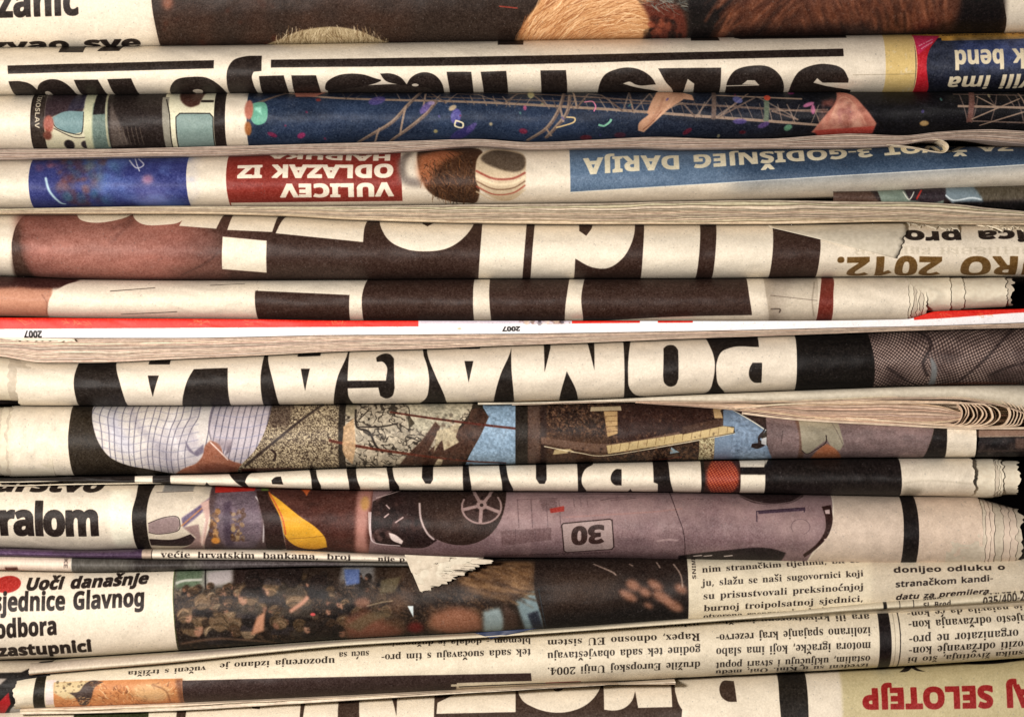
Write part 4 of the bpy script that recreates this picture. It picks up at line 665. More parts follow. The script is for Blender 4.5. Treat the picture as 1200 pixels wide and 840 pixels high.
    c.l([(416, 480), (418, 500), (432, 506), (440, 522), (448, 530)], 2.2, c8(46, 38, 32), b=.3); c.l([(418, 500), (445, 500), (466, 496)], 1.6, c8(50, 42, 36), b=.3); c.l([(432, 480), (420, 492)], 1.4, c8(50, 42, 36), b=.3); c.p([(477, 484), (486, 496), (479, 502)], c8(80, 72, 58)); c.l([(457, 484), (476, 476), (480, 490)], 1, c8(60, 50, 44))
    SK = c8(140, 166, 188); c.p([(556, 440), (605, 440), (605, 610), (530, 610), (545, 545), (562, 510), (572, 488), (566, 478)], SK)
    BR = c8(82, 58, 46)
    c.p([(560, 478), (573, 488), (562, 512), (540, 545), (524, 560), (470, 572), (484, 548), (512, 520), (536, 504), (548, 492), (552, 480)], BR, b=.3); c.p([(510, 494), (516, 500), (506, 520), (500, 532), (480, 548), (462, 552), (480, 530), (494, 516)], BR, b=.6); c.p([(532, 498), (540, 494), (534, 512), (538, 518), (520, 528), (518, 514), (508, 530), (512, 505)], c8(178, 166, 140), b=.4)
    c.p([(506, 548), (514, 536), (520, 536), (514, 552)], c8(190, 176, 150), b=.3); c.p([(560, 478), (566, 480), (560, 500), (546, 520), (552, 500)], c8(60, 42, 34), a=.7, b=1)
    c.l([(457, 483), (505, 490), (560, 497), (604, 502)], 2.4, c8(96, 46, 34), b=.25); c.l([(386, 516), (400, 519), (450, 528), (540, 540), (592, 543)], 3, c8(104, 54, 38), b=.3); c.p([(402, 500), (414, 490), (416, 525), (412, 545), (404, 536)], c8(196, 164, 126), b=.4, a=.9)
    c.r(604, 440, 619, 610, c8(48, 40, 32))
    c.p([(618.5, 440), (848, 440), (848, 610), (618.5, 610)], bark(1 / 4.5, (50, 34, 28), (100, 76, 58), 13, 1.6, .1)); c.tint(.34, 1 / 5, 1 / 5, 33, (619, 0, 846, 1)); c.tint(.3, 1 / 2.2, 1 / 2.2, 91, (619, 0, 846, 1)); c.p([(619, 440), (632, 440), (634, 610), (619, 610)], c8(104, 84, 74), a=.8, b=.6); c.p([(634, 440), (640, 440), (642, 610), (634, 610)], c8(60, 44, 38), a=.9, b=.5)
    c.p([(724, 440), (836, 440), (836, 505), (760, 520), (724, 515)], c8(60, 38, 32), a=.8, b=1.5); c.p([(640, 505), (720, 512), (700, 545), (640, 545)], c8(88, 64, 48), a=.6, b=2)
    c.p([(634, 512), (710, 520), (796, 506), (800, 512), (712, 530), (634, 520)], c8(116, 92, 78), b=.4); c.p([(650, 527), (668, 526), (674, 530), (648, 533)], c8(196, 176, 134), b=.3)
    c.p([(711, 522), (800, 508), (846, 499), (861, 501), (860, 507), (800, 518), (713, 532)], c8(204, 182, 134), b=.3); c.l([(638, 523), (680, 531), (712, 534), (790, 521), (862, 508)], 1, c8(240, 230, 200), b=.2); c.l([(712, 535.5), (790, 522.5), (862, 509.6)], 1, c8(50, 34, 28), b=.3)
    for i in range(14): x = 716 + i * 10.5; c.l([(x, 530 - i * 1.75), (x + 1, 522 - i * 1.7)], .7, c8(130, 104, 70), a=.8)
    c.p([(693, 477), (728, 476), (729, 481), (692, 482)], c8(186, 170, 140), b=.2); c.p([(708, 482), (724, 482), (724, 508), (712, 512)], c8(190, 158, 110), b=.3)
    for y in (488, 494, 500, 506): c.l([(709, y), (724, y - 1)], .7, c8(110, 84, 54), a=.8)
    c.p([(836, 472), (858, 470), (846, 482), (848, 490), (838, 490)], c8(196, 166, 120), b=.3); c.p([(800, 500), (846, 490), (849, 499), (800, 509)], c8(84, 62, 50), b=.3)
    c.p([(820, 514), (838, 513), (838, 610), (820, 610)], bark(1 / 3., (120, 104, 80), (206, 196, 160), 9, 4, .4)); c.p([(787, 524), (797, 530), (786, 532)], c8(150, 170, 180)); c.l([(760, 541), (800, 536)], 1.4, c8(140, 60, 44))
    c.p([(849, 480), (860, 478), (880, 486), (900, 502), (892, 512), (898, 520), (910, 536), (918, 610), (838, 610), (838, 513), (862, 508), (861, 500), (848, 499)], c8(126, 146, 168), b=.2)
    c.p([(856, 478), (872, 468), (905, 468), (900, 504), (884, 494)], c8(62, 46, 42), b=.4); c.tint(.25, 1 / 3, 1 / 3, 35, (858, 0, 898, 1)); c.l([(857, 479), (880, 492), (898, 504)], 1.2, c8(220, 216, 200)); c.l([(846, 482), (860, 475), (874, 470)], 1.4, c8(40, 32, 28))
    c.p([(896, 470), (902, 470), (899, 500), (891, 515), (898, 522), (888, 526), (881, 524), (882, 520), (889, 519), (889, 512), (896, 503)], c8(50, 38, 36), b=.2); c.p([(893, 514), (899, 512), (899, 522), (893, 520)], c8(190, 190, 190))
    MV = c8(128, 110, 108); c.p([(900, 440), (1100, 440), (1097, 500), (1086, 536), (1070, 610), (925, 610), (908, 540), (901, 525), (899, 500)], MV, b=.3); c.tint(.12, 1 / 12, 1 / 8, 37, (900, 0, 1098, 1))
    c.p([(927, 470), (934, 472), (942, 510), (944, 545), (936, 545), (938, 520)], c8(110, 82, 66), a=.8, b=.8); c.l([(918, 505), (916, 520)], 1, c8(80, 66, 64), a=.7)
    c.p([(930, 440), (970, 440), (990, 520), (986, 528), (978, 526), (970, 515), (956, 526), (948, 533), (941, 528), (938, 500)], c8(160, 152, 134), b=.4); c.l([(941, 528), (948, 532), (962, 524), (969, 518), (969, 510)], 1.1, c8(54, 40, 36)); c.p([(952, 540), (964, 524), (970, 520), (980, 526), (988, 536), (990, 545), (952, 550)], c8(176, 112, 76), b=.7); c.e(961, 483, 2.4, 1.6, c8(80, 70, 60), a=.8, b=.3); c.l([(970, 484), (984, 510), (991, 526)], 1, c8(110, 98, 90), a=.7, b=.3)
    c.tint(.22, 1 / 2.4, 1 / 2.4, 92, (396, 0, 604, 1)); c.tint(.10, 1 / 30, 1 / 16, 93, (900, 0, 1100, 1)); spots(c, (640, 484, 840, 540), 110, 1.6, [(150, 118, 90), (40, 28, 24), (120, 92, 70)], 51, a=.6, b=.4); spots(c, (500, 486, 560, 548), 40, 2, [(110, 84, 64), (40, 30, 26)], 52, a=.5, b=.5)
    c.p([(1100, 440), (1114, 440), (1112, 500), (1110, 540), (1110, 610), (1070, 610), (1084, 540), (1094, 515)], c8(36, 28, 25), b=.2); c.p([(1113, 440), (1180, 440), (1180, 610), (1110, 610), (1111, 540)], CR); c.tint(.05, 1 / 9, 1 / 9, 39)
R9 = Roll(R9T, R9B, D=.42, bias=.0, q=.8, front=3, seed=12, fpts=[(-90, 0), (700, 0), (900, 5), (1290, 12)])
o9, c9, m9 = paper(R9, 'newspaper with a checked shirt, cracked wall, bricks and grey suit in its photos', d9, xa=-20, x0=12, x1=1146, xb=1180, j0=2.5, seed=15, curl=.5)
R9L = Roll([(x, y + 1) for x, y in R9T], R9B, D=.42, q=.8, front=4, seed=12)
for k, x in enumerate((-90, -2, 5, 9)): shell(R9L, 'torn_sheet', PAPER if k % 2 else PAPERD, o9, x0=x, x1=60, j0=3.4, inset=1.6 - k * .45, seed=60 + k, solid=.5, nx=30, curl=.8)
def d9b(c):
    c.r(1040, 480, 1290, 560, c8(40, 32, 32)); c.p([(1040, 480), (1290, 480), (1290, 509), (1190, 511), (1146, 512), (1040, 512)], c8(150, 126, 112), b=.5); c.p([(1040, 480), (1290, 480), (1290, 500), (1150, 501)], c8(60, 40, 38), b=1); spots(c, (1150, 514, 1230, 532), 20, 4, [(24, 20, 22), (74, 60, 56), (96, 84, 78)], 3, a=.6, b=1); c.r(1192, 514, 1290, 526, c8(120, 96, 84), a=.7, b=1); c.l([(1146, 512), (1290, 510)], .8, c8(190, 170, 150)); c.l([(1146, 529), (1290, 527)], 2.6, c8(70, 58, 54))
R9b = Roll([(1040, 497), (1200, 497), (1290, 497)], [(1040, 537), (1200, 536), (1290, 536)], D=.4, front=18, seed=14)
paper(R9b, 'recessed brown and black newspaper end at right, below the fanned folded pages', d9b, xa=1040, x0=1050)

# ---- 10 thin roll, huge letters, red mesh ball
R10B = [(-90, 563), (0, 563.5), (100, 565), (175, 566.5), (250, 569.5), (300, 571.5), (400, 574.5), (600, 576), (800, 577.5), (1000, 581), (1060, 582), (1145, 582.5), (1290, 582)]
def d10(c):
    BK = c8(40, 32, 28)
    c.p([(-90, 500), (153, 500), (156, 560), (158, 640), (-90, 640)], BK); c.p([(175, 500), (196, 500), (198, 565), (204, 640), (180, 640), (177, 560)], BK); c.p([(237, 571), (241, 565), (250, 576), (252, 640), (236, 640)], BK)
    c.p([(262, 500), (300, 500), (296, 553), (289, 558), (286, 565), (290, 571), (292, 574), (280, 569), (272, 562), (266, 555)], BK); c.p([(318, 567.5), (317, 563), (321, 559.5), (328, 558.5), (331, 568)], BK)
    for P in ([(359, 500), (369, 552), (371, 560), (375, 569), (377, 640), (367, 640), (364, 562), (361, 552)], [(403, 500), (416, 500), (416, 551), (418, 562), (421, 571), (424, 640), (412, 640), (408, 565), (405, 552)], [(451, 500), (459, 500), (459, 550), (462, 562), (467, 570), (472, 640), (460, 640), (455, 562), (452, 550)], [(494, 500), (507, 500), (507, 562), (504, 567), (498, 566.5), (494, 560)], [(541, 500), (549, 500), (549, 550), (552, 570), (553, 640), (545, 640), (542, 560)], [(584, 500), (593, 500), (593, 547), (596, 562), (601, 573), (604, 640), (592, 640), (588, 566), (585, 550)], [(628, 500), (640, 500), (640.5, 562), (638, 567), (632, 567), (628, 561)], [(675, 500), (700, 500), (695, 545), (686, 550), (682, 558), (682, 567), (687, 575), (690, 640), (680, 640), (677, 560)], [(716, 563), (717, 555), (722, 550), (728.5, 550), (728.5, 569), (720, 568)], [(735, 577), (739, 573), (743, 577)], [(765, 500), (784, 500), (784, 545), (786, 565), (791, 580), (794, 640), (774, 640), (771, 567), (766, 565)]): c.p(P, BK, b=.15)
    c.p([(822, 500), (832, 500), (830, 560), (830, 640), (825, 640), (822, 560)], BK); c.p([(826, 500), (870, 500), (870, 640), (826, 640)], c8(70, 40, 34))
    def rb(X, Y): t = np.clip(np.sin(X * 1.5 + Y * .6) * np.sin(Y * 1.6 - X * .2) * 2, 0, 1)[..., None] * .8; return c8(150, 52, 34) * (1 - t) + c8(226, 132, 86) * t
    c.e(847, 560, 19, 24, rb, b=1.2); c.r(868, 500, 898, 640, BK, b=.4); c.p([(868, 535), (896, 535), (898, 541.5), (896, 547.5), (868, 547.5)], W_, b=.2); c.p([(868, 556), (898, 556), (898, 640), (868, 640)], W_, b=.2)
    c.p([(897, 556), (897, 548), (900, 542), (904, 538), (904, 500), (1054, 500), (1057, 560), (1058, 640), (897, 640)], c8(36, 28, 26), b=.15)
    c.l([(1060, 566), (1090, 563), (1140, 567)], .6, c8(150, 140, 120), a=.5, b=.5); c.p([(1060, 570), (1085, 574), (1075, 582), (1060, 582)], c8(120, 108, 88), a=.4, b=2)
R10 = Roll([(x, y + 1.2) for x, y in R9B], R10B, D=.55, bias=.08, q=.9, front=4, seed=15, fpts=[(-90, 16), (160, 11), (400, 7), (700, 3), (900, 0), (1290, 0)])
o10, _, _ = paper(R10, 'slim newspaper with narrow letter slits, red mesh ball and black band, torn at right', d10, x1=1143, j1=2.6, seed=9, curl=1.2)
R10b = Roll([(900, 540), (1140, 539.5), (1192, 539), (1290, 539)], [(900, 580), (1140, 583), (1160, 584.5), (1192, 583), (1290, 583)], D=.55, bias=.08, q=.9, front=11, seed=15)
for k, (x1, ins) in enumerate(((1168, 0), (1171, .4), (1174.5, .8), (1178, 1.2), (1196, 2.6), (1192, 3.6))):
    shell(R10b, 'torn_sheet', PAPER if k != 1 else PAPERD, o10, x0=1112, x1=x1, j1=(2, 2.4, 2.4, 2.2, 3.4, 4)[k], inset=ins, seed=80 + k, solid=.45, curl=1.5, nx=34)
shell(R10b, 'torn_sheet', PAPER, o10, x0=1112, x1=1149, j1=2.5, inset=1, seed=91, solid=.4, curl=-1, nx=34)

# ---- 11 car photograph with the 30 plate
R11T = [(x, y + 1) for x, y in R10B[:-2]] + [(1145, 582.5), (1165, 586), (1195, 592), (1290, 600)]
R11B = [(-90, 644), (0, 645), (100, 648), (160, 646), (300, 646.5), (450, 652), (520, 656.5), (700, 657), (900, 664), (1050, 669), (1150, 671), (1190, 669), (1290, 668)]
def d11(c):
    c.t('ministarstvo', -140, 116, 577, 576.5, 31, IK, bold=1.3, it=.22)
    c.t('Generalom', -106, 116, 628, 627, 47, IK, bold=1.6, track=-.03); c.p([(128, 575), (150, 574), (156, 600), (152, 640), (132, 642), (126, 610)], c8(236, 232, 214), a=.8, b=2)
    c.p([(157, 560), (182, 560), (174, 580), (171, 605), (172, 628), (178, 680), (162, 680), (154.5, 625), (154, 600), (158, 580)], c8(40, 31, 25), b=.15)
    c.p([(182, 560), (250, 560), (240, 600), (236, 680), (178, 680), (172, 628), (171, 605), (174, 580)], c8(204, 194, 178), b=.3); c.p([(190, 568), (225, 568), (224, 576), (188, 577)], c8(150, 146, 140), b=.5); c.l([(181, 577.5), (224, 576)], .9, c8(90, 80, 80))
    c.p([(173, 613), (190, 607), (206, 605), (210, 612), (207, 622), (185, 626), (173, 624)], c8(146, 128, 126), b=.4); c.l([(173, 613), (190, 606.5), (206, 605), (210, 612), (207, 622), (185, 626), (173, 624)], .9, c8(60, 46, 46)); c.p([(173, 632), (205, 632), (222, 626), (228, 632), (222, 638), (200, 641), (174, 640)], c8(50, 34, 36), b=.3); c.p([(214, 618), (232, 614), (236, 645), (205, 646), (222, 638), (228, 630)], c8(150, 128, 124), b=.8)
    c.p([(212, 607), (236, 590), (246, 582), (248, 588), (232, 604), (214, 618)], c8(110, 94, 120), b=.8); c.l([(212, 616), (228, 602), (240, 592)], 1.4, c8(190, 130, 80), b=.4); c.p([(234, 590), (250, 582), (244, 610), (238, 640), (232, 636), (240, 608)], c8(196, 166, 156), b=.8)
    c.p([(246, 560), (324, 560), (324, 680), (240, 680), (236, 645), (246, 610), (244, 590)], c8(96, 78, 78), b=.6); c.p([(252, 578), (296, 575), (305, 600), (305, 630), (296, 644), (262, 644), (250, 610)], c8(116, 102, 110), b=2); c.tint(.14, 1 / 14, 1 / 8, 44, (245, 0, 320, 1))
    c.p([(261, 590), (270, 586), (272, 640), (262, 642)], c8(74, 60, 74), a=.7, b=1.4); spots(c, (246, 598, 256, 640), 22, 2.6, [(196, 150, 90), (120, 80, 40), (220, 170, 110)], 5, b=.4); spots(c, (270, 596, 286, 634), 34, 2.6, [(150, 124, 96), (90, 60, 40), (190, 160, 110)], 6, b=.4); c.e(251, 634, 5, 4, c8(220, 150, 60), b=.8); c.l([(240, 612), (236, 630), (234, 640)], 2, c8(210, 190, 180), b=.4)
    c.p([(246, 560), (298, 560), (296, 576), (250, 578)], c8(196, 50, 38), b=.4); c.p([(298, 560), (342, 560), (340, 576), (304, 577)], c8(110, 130, 60), b=.5); c.l([(298, 582), (306, 594), (309, 610), (307, 636)], 1.6, c8(206, 200, 200), b=.5)
    c.p([(298, 576), (316, 576), (326, 600), (334, 645), (310, 648), (308, 610)], c8(58, 38, 34), b=.5)
    c.p([(318, 560), (440, 560), (440, 680), (330, 680), (333, 640), (328, 606), (312, 577)], c8(88, 54, 46), b=.5); c.tint(.2, 1 / 16, 1 / 10, 45, (335, 0, 420, 1))
    c.p([(312, 577), (322, 583), (350, 604), (372, 620), (380, 630), (382, 642), (366, 645), (344, 640), (333, 628), (330, 612)], c8(228, 172, 44), b=.4); c.l([(332, 632), (360, 630), (378, 628)], .8, c8(160, 104, 30), a=.8); c.l([(313, 577), (323, 592), (331, 608), (334, 626)], 1.6, c8(206, 100, 50), b=.4)
    c.p([(340, 570), (362, 575), (358, 582), (352, 576)], c8(214, 110, 50), b=.5); c.p([(418, 560), (440, 560), (432, 600), (430, 640), (436, 660), (414, 660), (416, 620)], c8(180, 132, 120), b=2); c.l([(432, 600), (433, 625), (437, 636)], 1.2, c8(230, 220, 216), b=.4); c.e(427, 590, 5, 8, c8(196, 150, 80), a=.8, b=1.5)
    MV = c8(146, 124, 124); c.p([(436, 560), (978, 560), (976, 600), (970, 625), (954, 645), (938, 690), (420, 690), (432, 640)], MV, b=.3)
    c.tint(.07, 1 / 60, 1 / 10, 46, (436, 0, 975, 1)); c.p([(436, 640), (800, 646), (900, 656), (900, 690), (430, 690)], c8(120, 96, 98), a=.6, b=5)
    c.p([(600, 595), (780, 590), (960, 600), (950, 612), (780, 606), (600, 612)], c8(176, 152, 148), a=.45, b=7); c.p([(500, 632), (760, 628), (950, 630), (940, 642), (760, 642), (500, 645)], c8(112, 90, 94), a=.5, b=6); c.p([(806, 590), (850, 592), (860, 640), (806, 645)], c8(126, 104, 106), a=.5, b=8); c.p([(900, 606), (950, 602), (958, 630), (920, 640)], c8(164, 142, 138), a=.5, b=6)
    spots(c, (560, 580, 960, 648), 120, 5, [(120, 98, 100), (172, 150, 146), (138, 112, 116)], 55, a=.22, b=2.5, asp=2.5)
    c.p([(436, 588), (470, 574), (496, 574), (492, 600), (500, 622), (512, 633), (500, 641), (474, 642), (440, 637), (434, 620)], c8(52, 36, 34), b=.4); spots(c, (440, 582, 500, 636), 40, 4, [(90, 66, 60), (130, 104, 100), (30, 22, 22), (70, 44, 40)], 8, a=.6, b=.8); c.l([(434, 600), (434, 622), (438, 636), (468, 640)], 1.3, c8(220, 206, 206), b=.3); c.p([(455, 624), (462, 626), (472, 634), (470, 638), (458, 632)], c8(220, 206, 200), b=.4)
    for P in ([(452, 592), (456, 596)], [(450, 606), (455, 602)], [(463, 612), (472, 606)], [(440, 584), (470, 576), (480, 575)]): c.l(P, 1.5, c8(210, 190, 186), b=.4)
    c.p([(492, 560), (593, 560), (592, 590), (586, 610), (572, 628), (550, 638), (525, 637), (506, 628), (494, 612), (490, 595)], c8(58, 42, 36), b=.3); c.l([(491, 590), (493, 608), (500, 624), (508, 632)], 2.2, c8(196, 180, 176), b=.4); c.e(530, 612, 26, 16, c8(84, 64, 54), a=.5, b=6)
    c.e(563, 596, 23, 18, c8(70, 52, 48), b=.3); RM = c8(160, 138, 134)
    for a in range(5):
        t = math.radians(a * 72 + 22); c.l([(564, 592), (564 + 21 * math.cos(t), 592 + 20 * math.sin(t))], 4.2, RM, b=.3)
    c.l([(564 + 23 * math.cos(t), 594 + 19 * math.sin(t)) for t in np.linspace(-.6, 3.6, 16)], 2, RM, b=.3); c.e(564, 592, 6, 5.5, RM, b=.3); c.e(564, 592, 2.2, 2, c8(60, 44, 40), b=.2)
    for t in range(5): c.e(564 + 9 * math.cos(t * 1.257 + 1), 592 + 8 * math.sin(t * 1.257 + 1), 1.6, 1.5, c8(50, 36, 34), b=.2)
    D2 = c8(92, 72, 74); c.l([(594, 578), (700, 580), (840, 580)], 1.6, c8(90, 70, 70), a=.7, b=.6)
    for x in (606, 622, 640, 655): c.l([(x, 586), (x + 2, 618)], .8, D2, a=.7, b=.3)
    c.l([(606, 586), (652, 584)], .8, D2, a=.7); c.p([(632, 586), (653, 584), (653, 598), (636, 599)], D2, a=.4, b=.8); c.p([(644, 596), (661, 593), (661, 599), (645, 601)], c8(176, 62, 52), b=.3); c.p([(586, 622), (646, 618), (646, 632), (588, 640)], c8(116, 94, 94), a=.9, b=.5)
    for x in (604, 627): c.l([(x, 620), (x, 634)], .8, D2, a=.8)
    for x in (672, 680, 688): c.l([(x, 584), (x + 1, 594)], .8, D2, a=.5, b=.3)
    c.l([(704, 587), (722, 584), (745, 584)], 1, D2, a=.8, b=.2); c.l([(716, 586.5), (746, 584.5)], .8, D2, a=.7); c.l([(660, 606), (760, 600), (800, 596)], 1, c8(176, 130, 120), a=.6, b=.6)
    c.p([(658, 615), (660, 613), (714, 608), (717, 609), (719.5, 641), (717, 644), (664, 648), (661, 646)], c8(168, 150, 146), b=.2); c.l([(658, 615), (660, 613), (714, 608), (717, 609), (719.5, 641), (717, 644), (664, 648), (661, 646), (658, 615)], 1.3, c8(52, 34, 32), sm=False)
    c.t('30', 669, 708, 618, 615, 27, c8(66, 46, 42), rot=True, bold=1.0)
    c.l([(784, 572), (793, 600), (800, 620), (803, 640), (803, 655)], .9, c8(60, 42, 44), a=.9); c.t('AUTOSALON ZA NAJBOLJU KUPNJU', 588, 716, 651.5, 647, 4, c8(70, 50, 52), rot=True, a=.8, b=.3); c.l([(770, 634), (782, 632), (794, 633)], 2, c8(176, 154, 152), b=.6)
    c.p([(862, 560), (950, 560), (944, 583), (930, 589), (905, 591.5), (880, 588), (868, 581)], c8(60, 44, 44), b=.6); c.l([(866, 580), (885, 588), (908, 591), (930, 588), (946, 580)], 1.4, c8(170, 148, 146), a=.7, b=.5)
    c.l([(887, 611), (887, 599), (944, 595), (943, 600)], 1.2, c8(60, 44, 56), sm=False); c.l([(890, 600.5), (943, 597)], 3.2, c8(80, 62, 76), b=.4); c.l([(938 + 11 * math.cos(t), 617 + 9 * math.sin(t)) for t in np.linspace(2.5, 7.5, 14)], .7, c8(110, 90, 92), a=.7)
    c.p([(964, 594), (975, 592), (976, 610), (970, 628), (958, 642), (944, 654), (942, 650), (958, 636), (967, 620), (967, 604)], c8(62, 40, 36), b=.3); c.p([(967, 598), (973, 597), (973, 602), (968, 602)], c8(200, 180, 176), b=.2); c.l([(966, 632), (974, 630)], 1.4, c8(200, 180, 170))
    c.p([(796, 652), (850, 645), (905, 643), (922, 648), (918, 657), (900, 690), (796, 690)], c8(44, 32, 34), b=.6)
    for x in (814, 826, 850): c.l([(x, 652.6), (x + 9, 651.6)], 2, c8(206, 196, 190), b=.3)
    c.t('PURES', 800, 826, 585, 584.5, 3, c8(90, 70, 70), rot=True, a=.5, b=.3)
    c.p([(976, 560), (1057, 560), (1059, 600), (1059, 630), (1057, 700), (935, 700), (954, 650), (972, 625), (978, 600)], c8(206, 190, 174), b=.3); c.p([(1057, 560), (1073, 560), (1076.5, 600), (1077, 635), (1073, 700), (1056, 700), (1058.5, 640), (1059, 600)], c8(34, 26, 25), b=.15); c.p([(1073, 560), (1200, 560), (1200, 700), (1073, 700), (1077, 635), (1076.5, 600)], c8(212, 194, 176), b=.15)
    c.tint(.05, 1 / 10, 1 / 9, 48)
R11 = Roll(R11T, R11B, D=.5, bias=-.02, q=.82, front=0, seed=17, fpts=[(-90, 6), (300, 2), (600, 0), (1290, -2)])
o11, c11, m11 = paper(R11, 'newspaper with ralom at left and a mauve car numbered 30, ragged at right', d11, x1=1152, xb=1210, j1=1.5, seed=19, curl=.6)
PINK = paper_mat('newsprint_warm', (.80, .72, .65), (.84, .77, .69), wrinkle=.7)
R11e = Roll([(900, 583), (1150, 584), (1166, 588), (1197, 595), (1290, 600)], [(900, 664), (1050, 669), (1150, 671), (1170, 668), (1180, 667), (1198, 666)], D=.5, bias=-.02, q=.82, front=0, seed=17, fpts=[(-90, 6), (300, 2), (600, 0), (1290, -2)])
for k, (x1, ins, j) in enumerate(((1156, .8, 1.8), (1161, 1.1, 2.5), (1166, 1.4, 2.2), (1176, 1.7, 2.0), (1184.5, 2.2, 2.2), (1192, 2.6, 3), (1199, 3.2, 5))):
    shell(R11e, 'torn_sheet', PINK if k % 3 else PAPERD, o11, x0=1110, x1=x1, j1=j, inset=ins, seed=100 + k, solid=.45, curl=1.4 if k < 3 else .7, nx=34, jf=14)

# ---- 12 line of serif print on a thin recessed fold, purple bit
R12T = [(-90, 643), (0, 644), (100, 646.5), (165, 645), (300, 645.5), (450, 651), (520, 654), (700, 656), (900, 662), (1290, 666)]
R12B = [(-90, 652), (0, 653), (165, 656), (300, 657.5), (450, 659.5), (560, 661), (800, 667), (1000, 671), (1290, 674)]
def d12(c):
    c.r(-90, 600, 165, 700, c8(84, 62, 88)); c.p([(-90, 640), (60, 645), (60, 651), (-90, 648)], c8(110, 80, 116), a=.6, b=1); c.r(165, 600, 176.5, 700, c8(190, 172, 156)); c.l([(176.5, 640), (176.5, 670)], .9, IK)
    for s, a, b in (('većie', 187, 222), ('hrvatskim', 230, 298), ('bankama,', 307, 373), ('broj', 382, 411)): c.t(s, a, b, 653.4 + (a - 187) * .012, 653.4 + (b - 187) * .012, 7.6, IK, f='s')
    c.t('nije p', 442, 474, 657.6, 658, 7.6, IK, f='s', bold=.1); c.t('U ZADNJE VRIJEME', 590, 716, 660, 660, 4, IK)
R12 = Roll(R12T, R12B, D=.8, q=.9, front=9, seed=19, dent=.4)
o12, _, _ = paper(R12, 'thin fold of newspaper, purple at left, one line of serif print under the car', d12, x1=566, j1=1)
R12cT = [(-90, 651), (0, 652.5), (165, 656.5), (300, 658), (450, 660), (600, 662), (1290, 675)]
R12cB = [(-90, 668), (0, 669), (100, 671), (200, 669), (300, 666), (400, 664), (600, 664.5), (1290, 678)]
def d12c(c):
    c.r(-90, 600, 81, 700, c8(222, 206, 190)); c.r(81, 600, 1290, 700, c8(98, 94, 88)); c.p([(160, 640), (220, 650), (210, 675), (150, 675)], c8(60, 54, 52), a=.8, b=4); c.p([(220, 640), (400, 650), (400, 675), (240, 675)], c8(84, 76, 78), a=.8, b=6); c.tv('KEKE', 73, 651, 666, 7, c8(90, 76, 70)); c.l([(81.5, 640), (81.5, 690)], .8, c8(230, 224, 210)); c.l([(4, 667), (18, 667)], 1.6, c8(60, 30, 26), b=.5)
R12c = Roll(R12cT, R12cB, D=.5, q=.85, front=13, seed=20, dent=.5)
paper(R12c, 'recessed newspaper fold, cream then grey, just above the headline Uoči današnje', d12c, x1=552, j1=1)

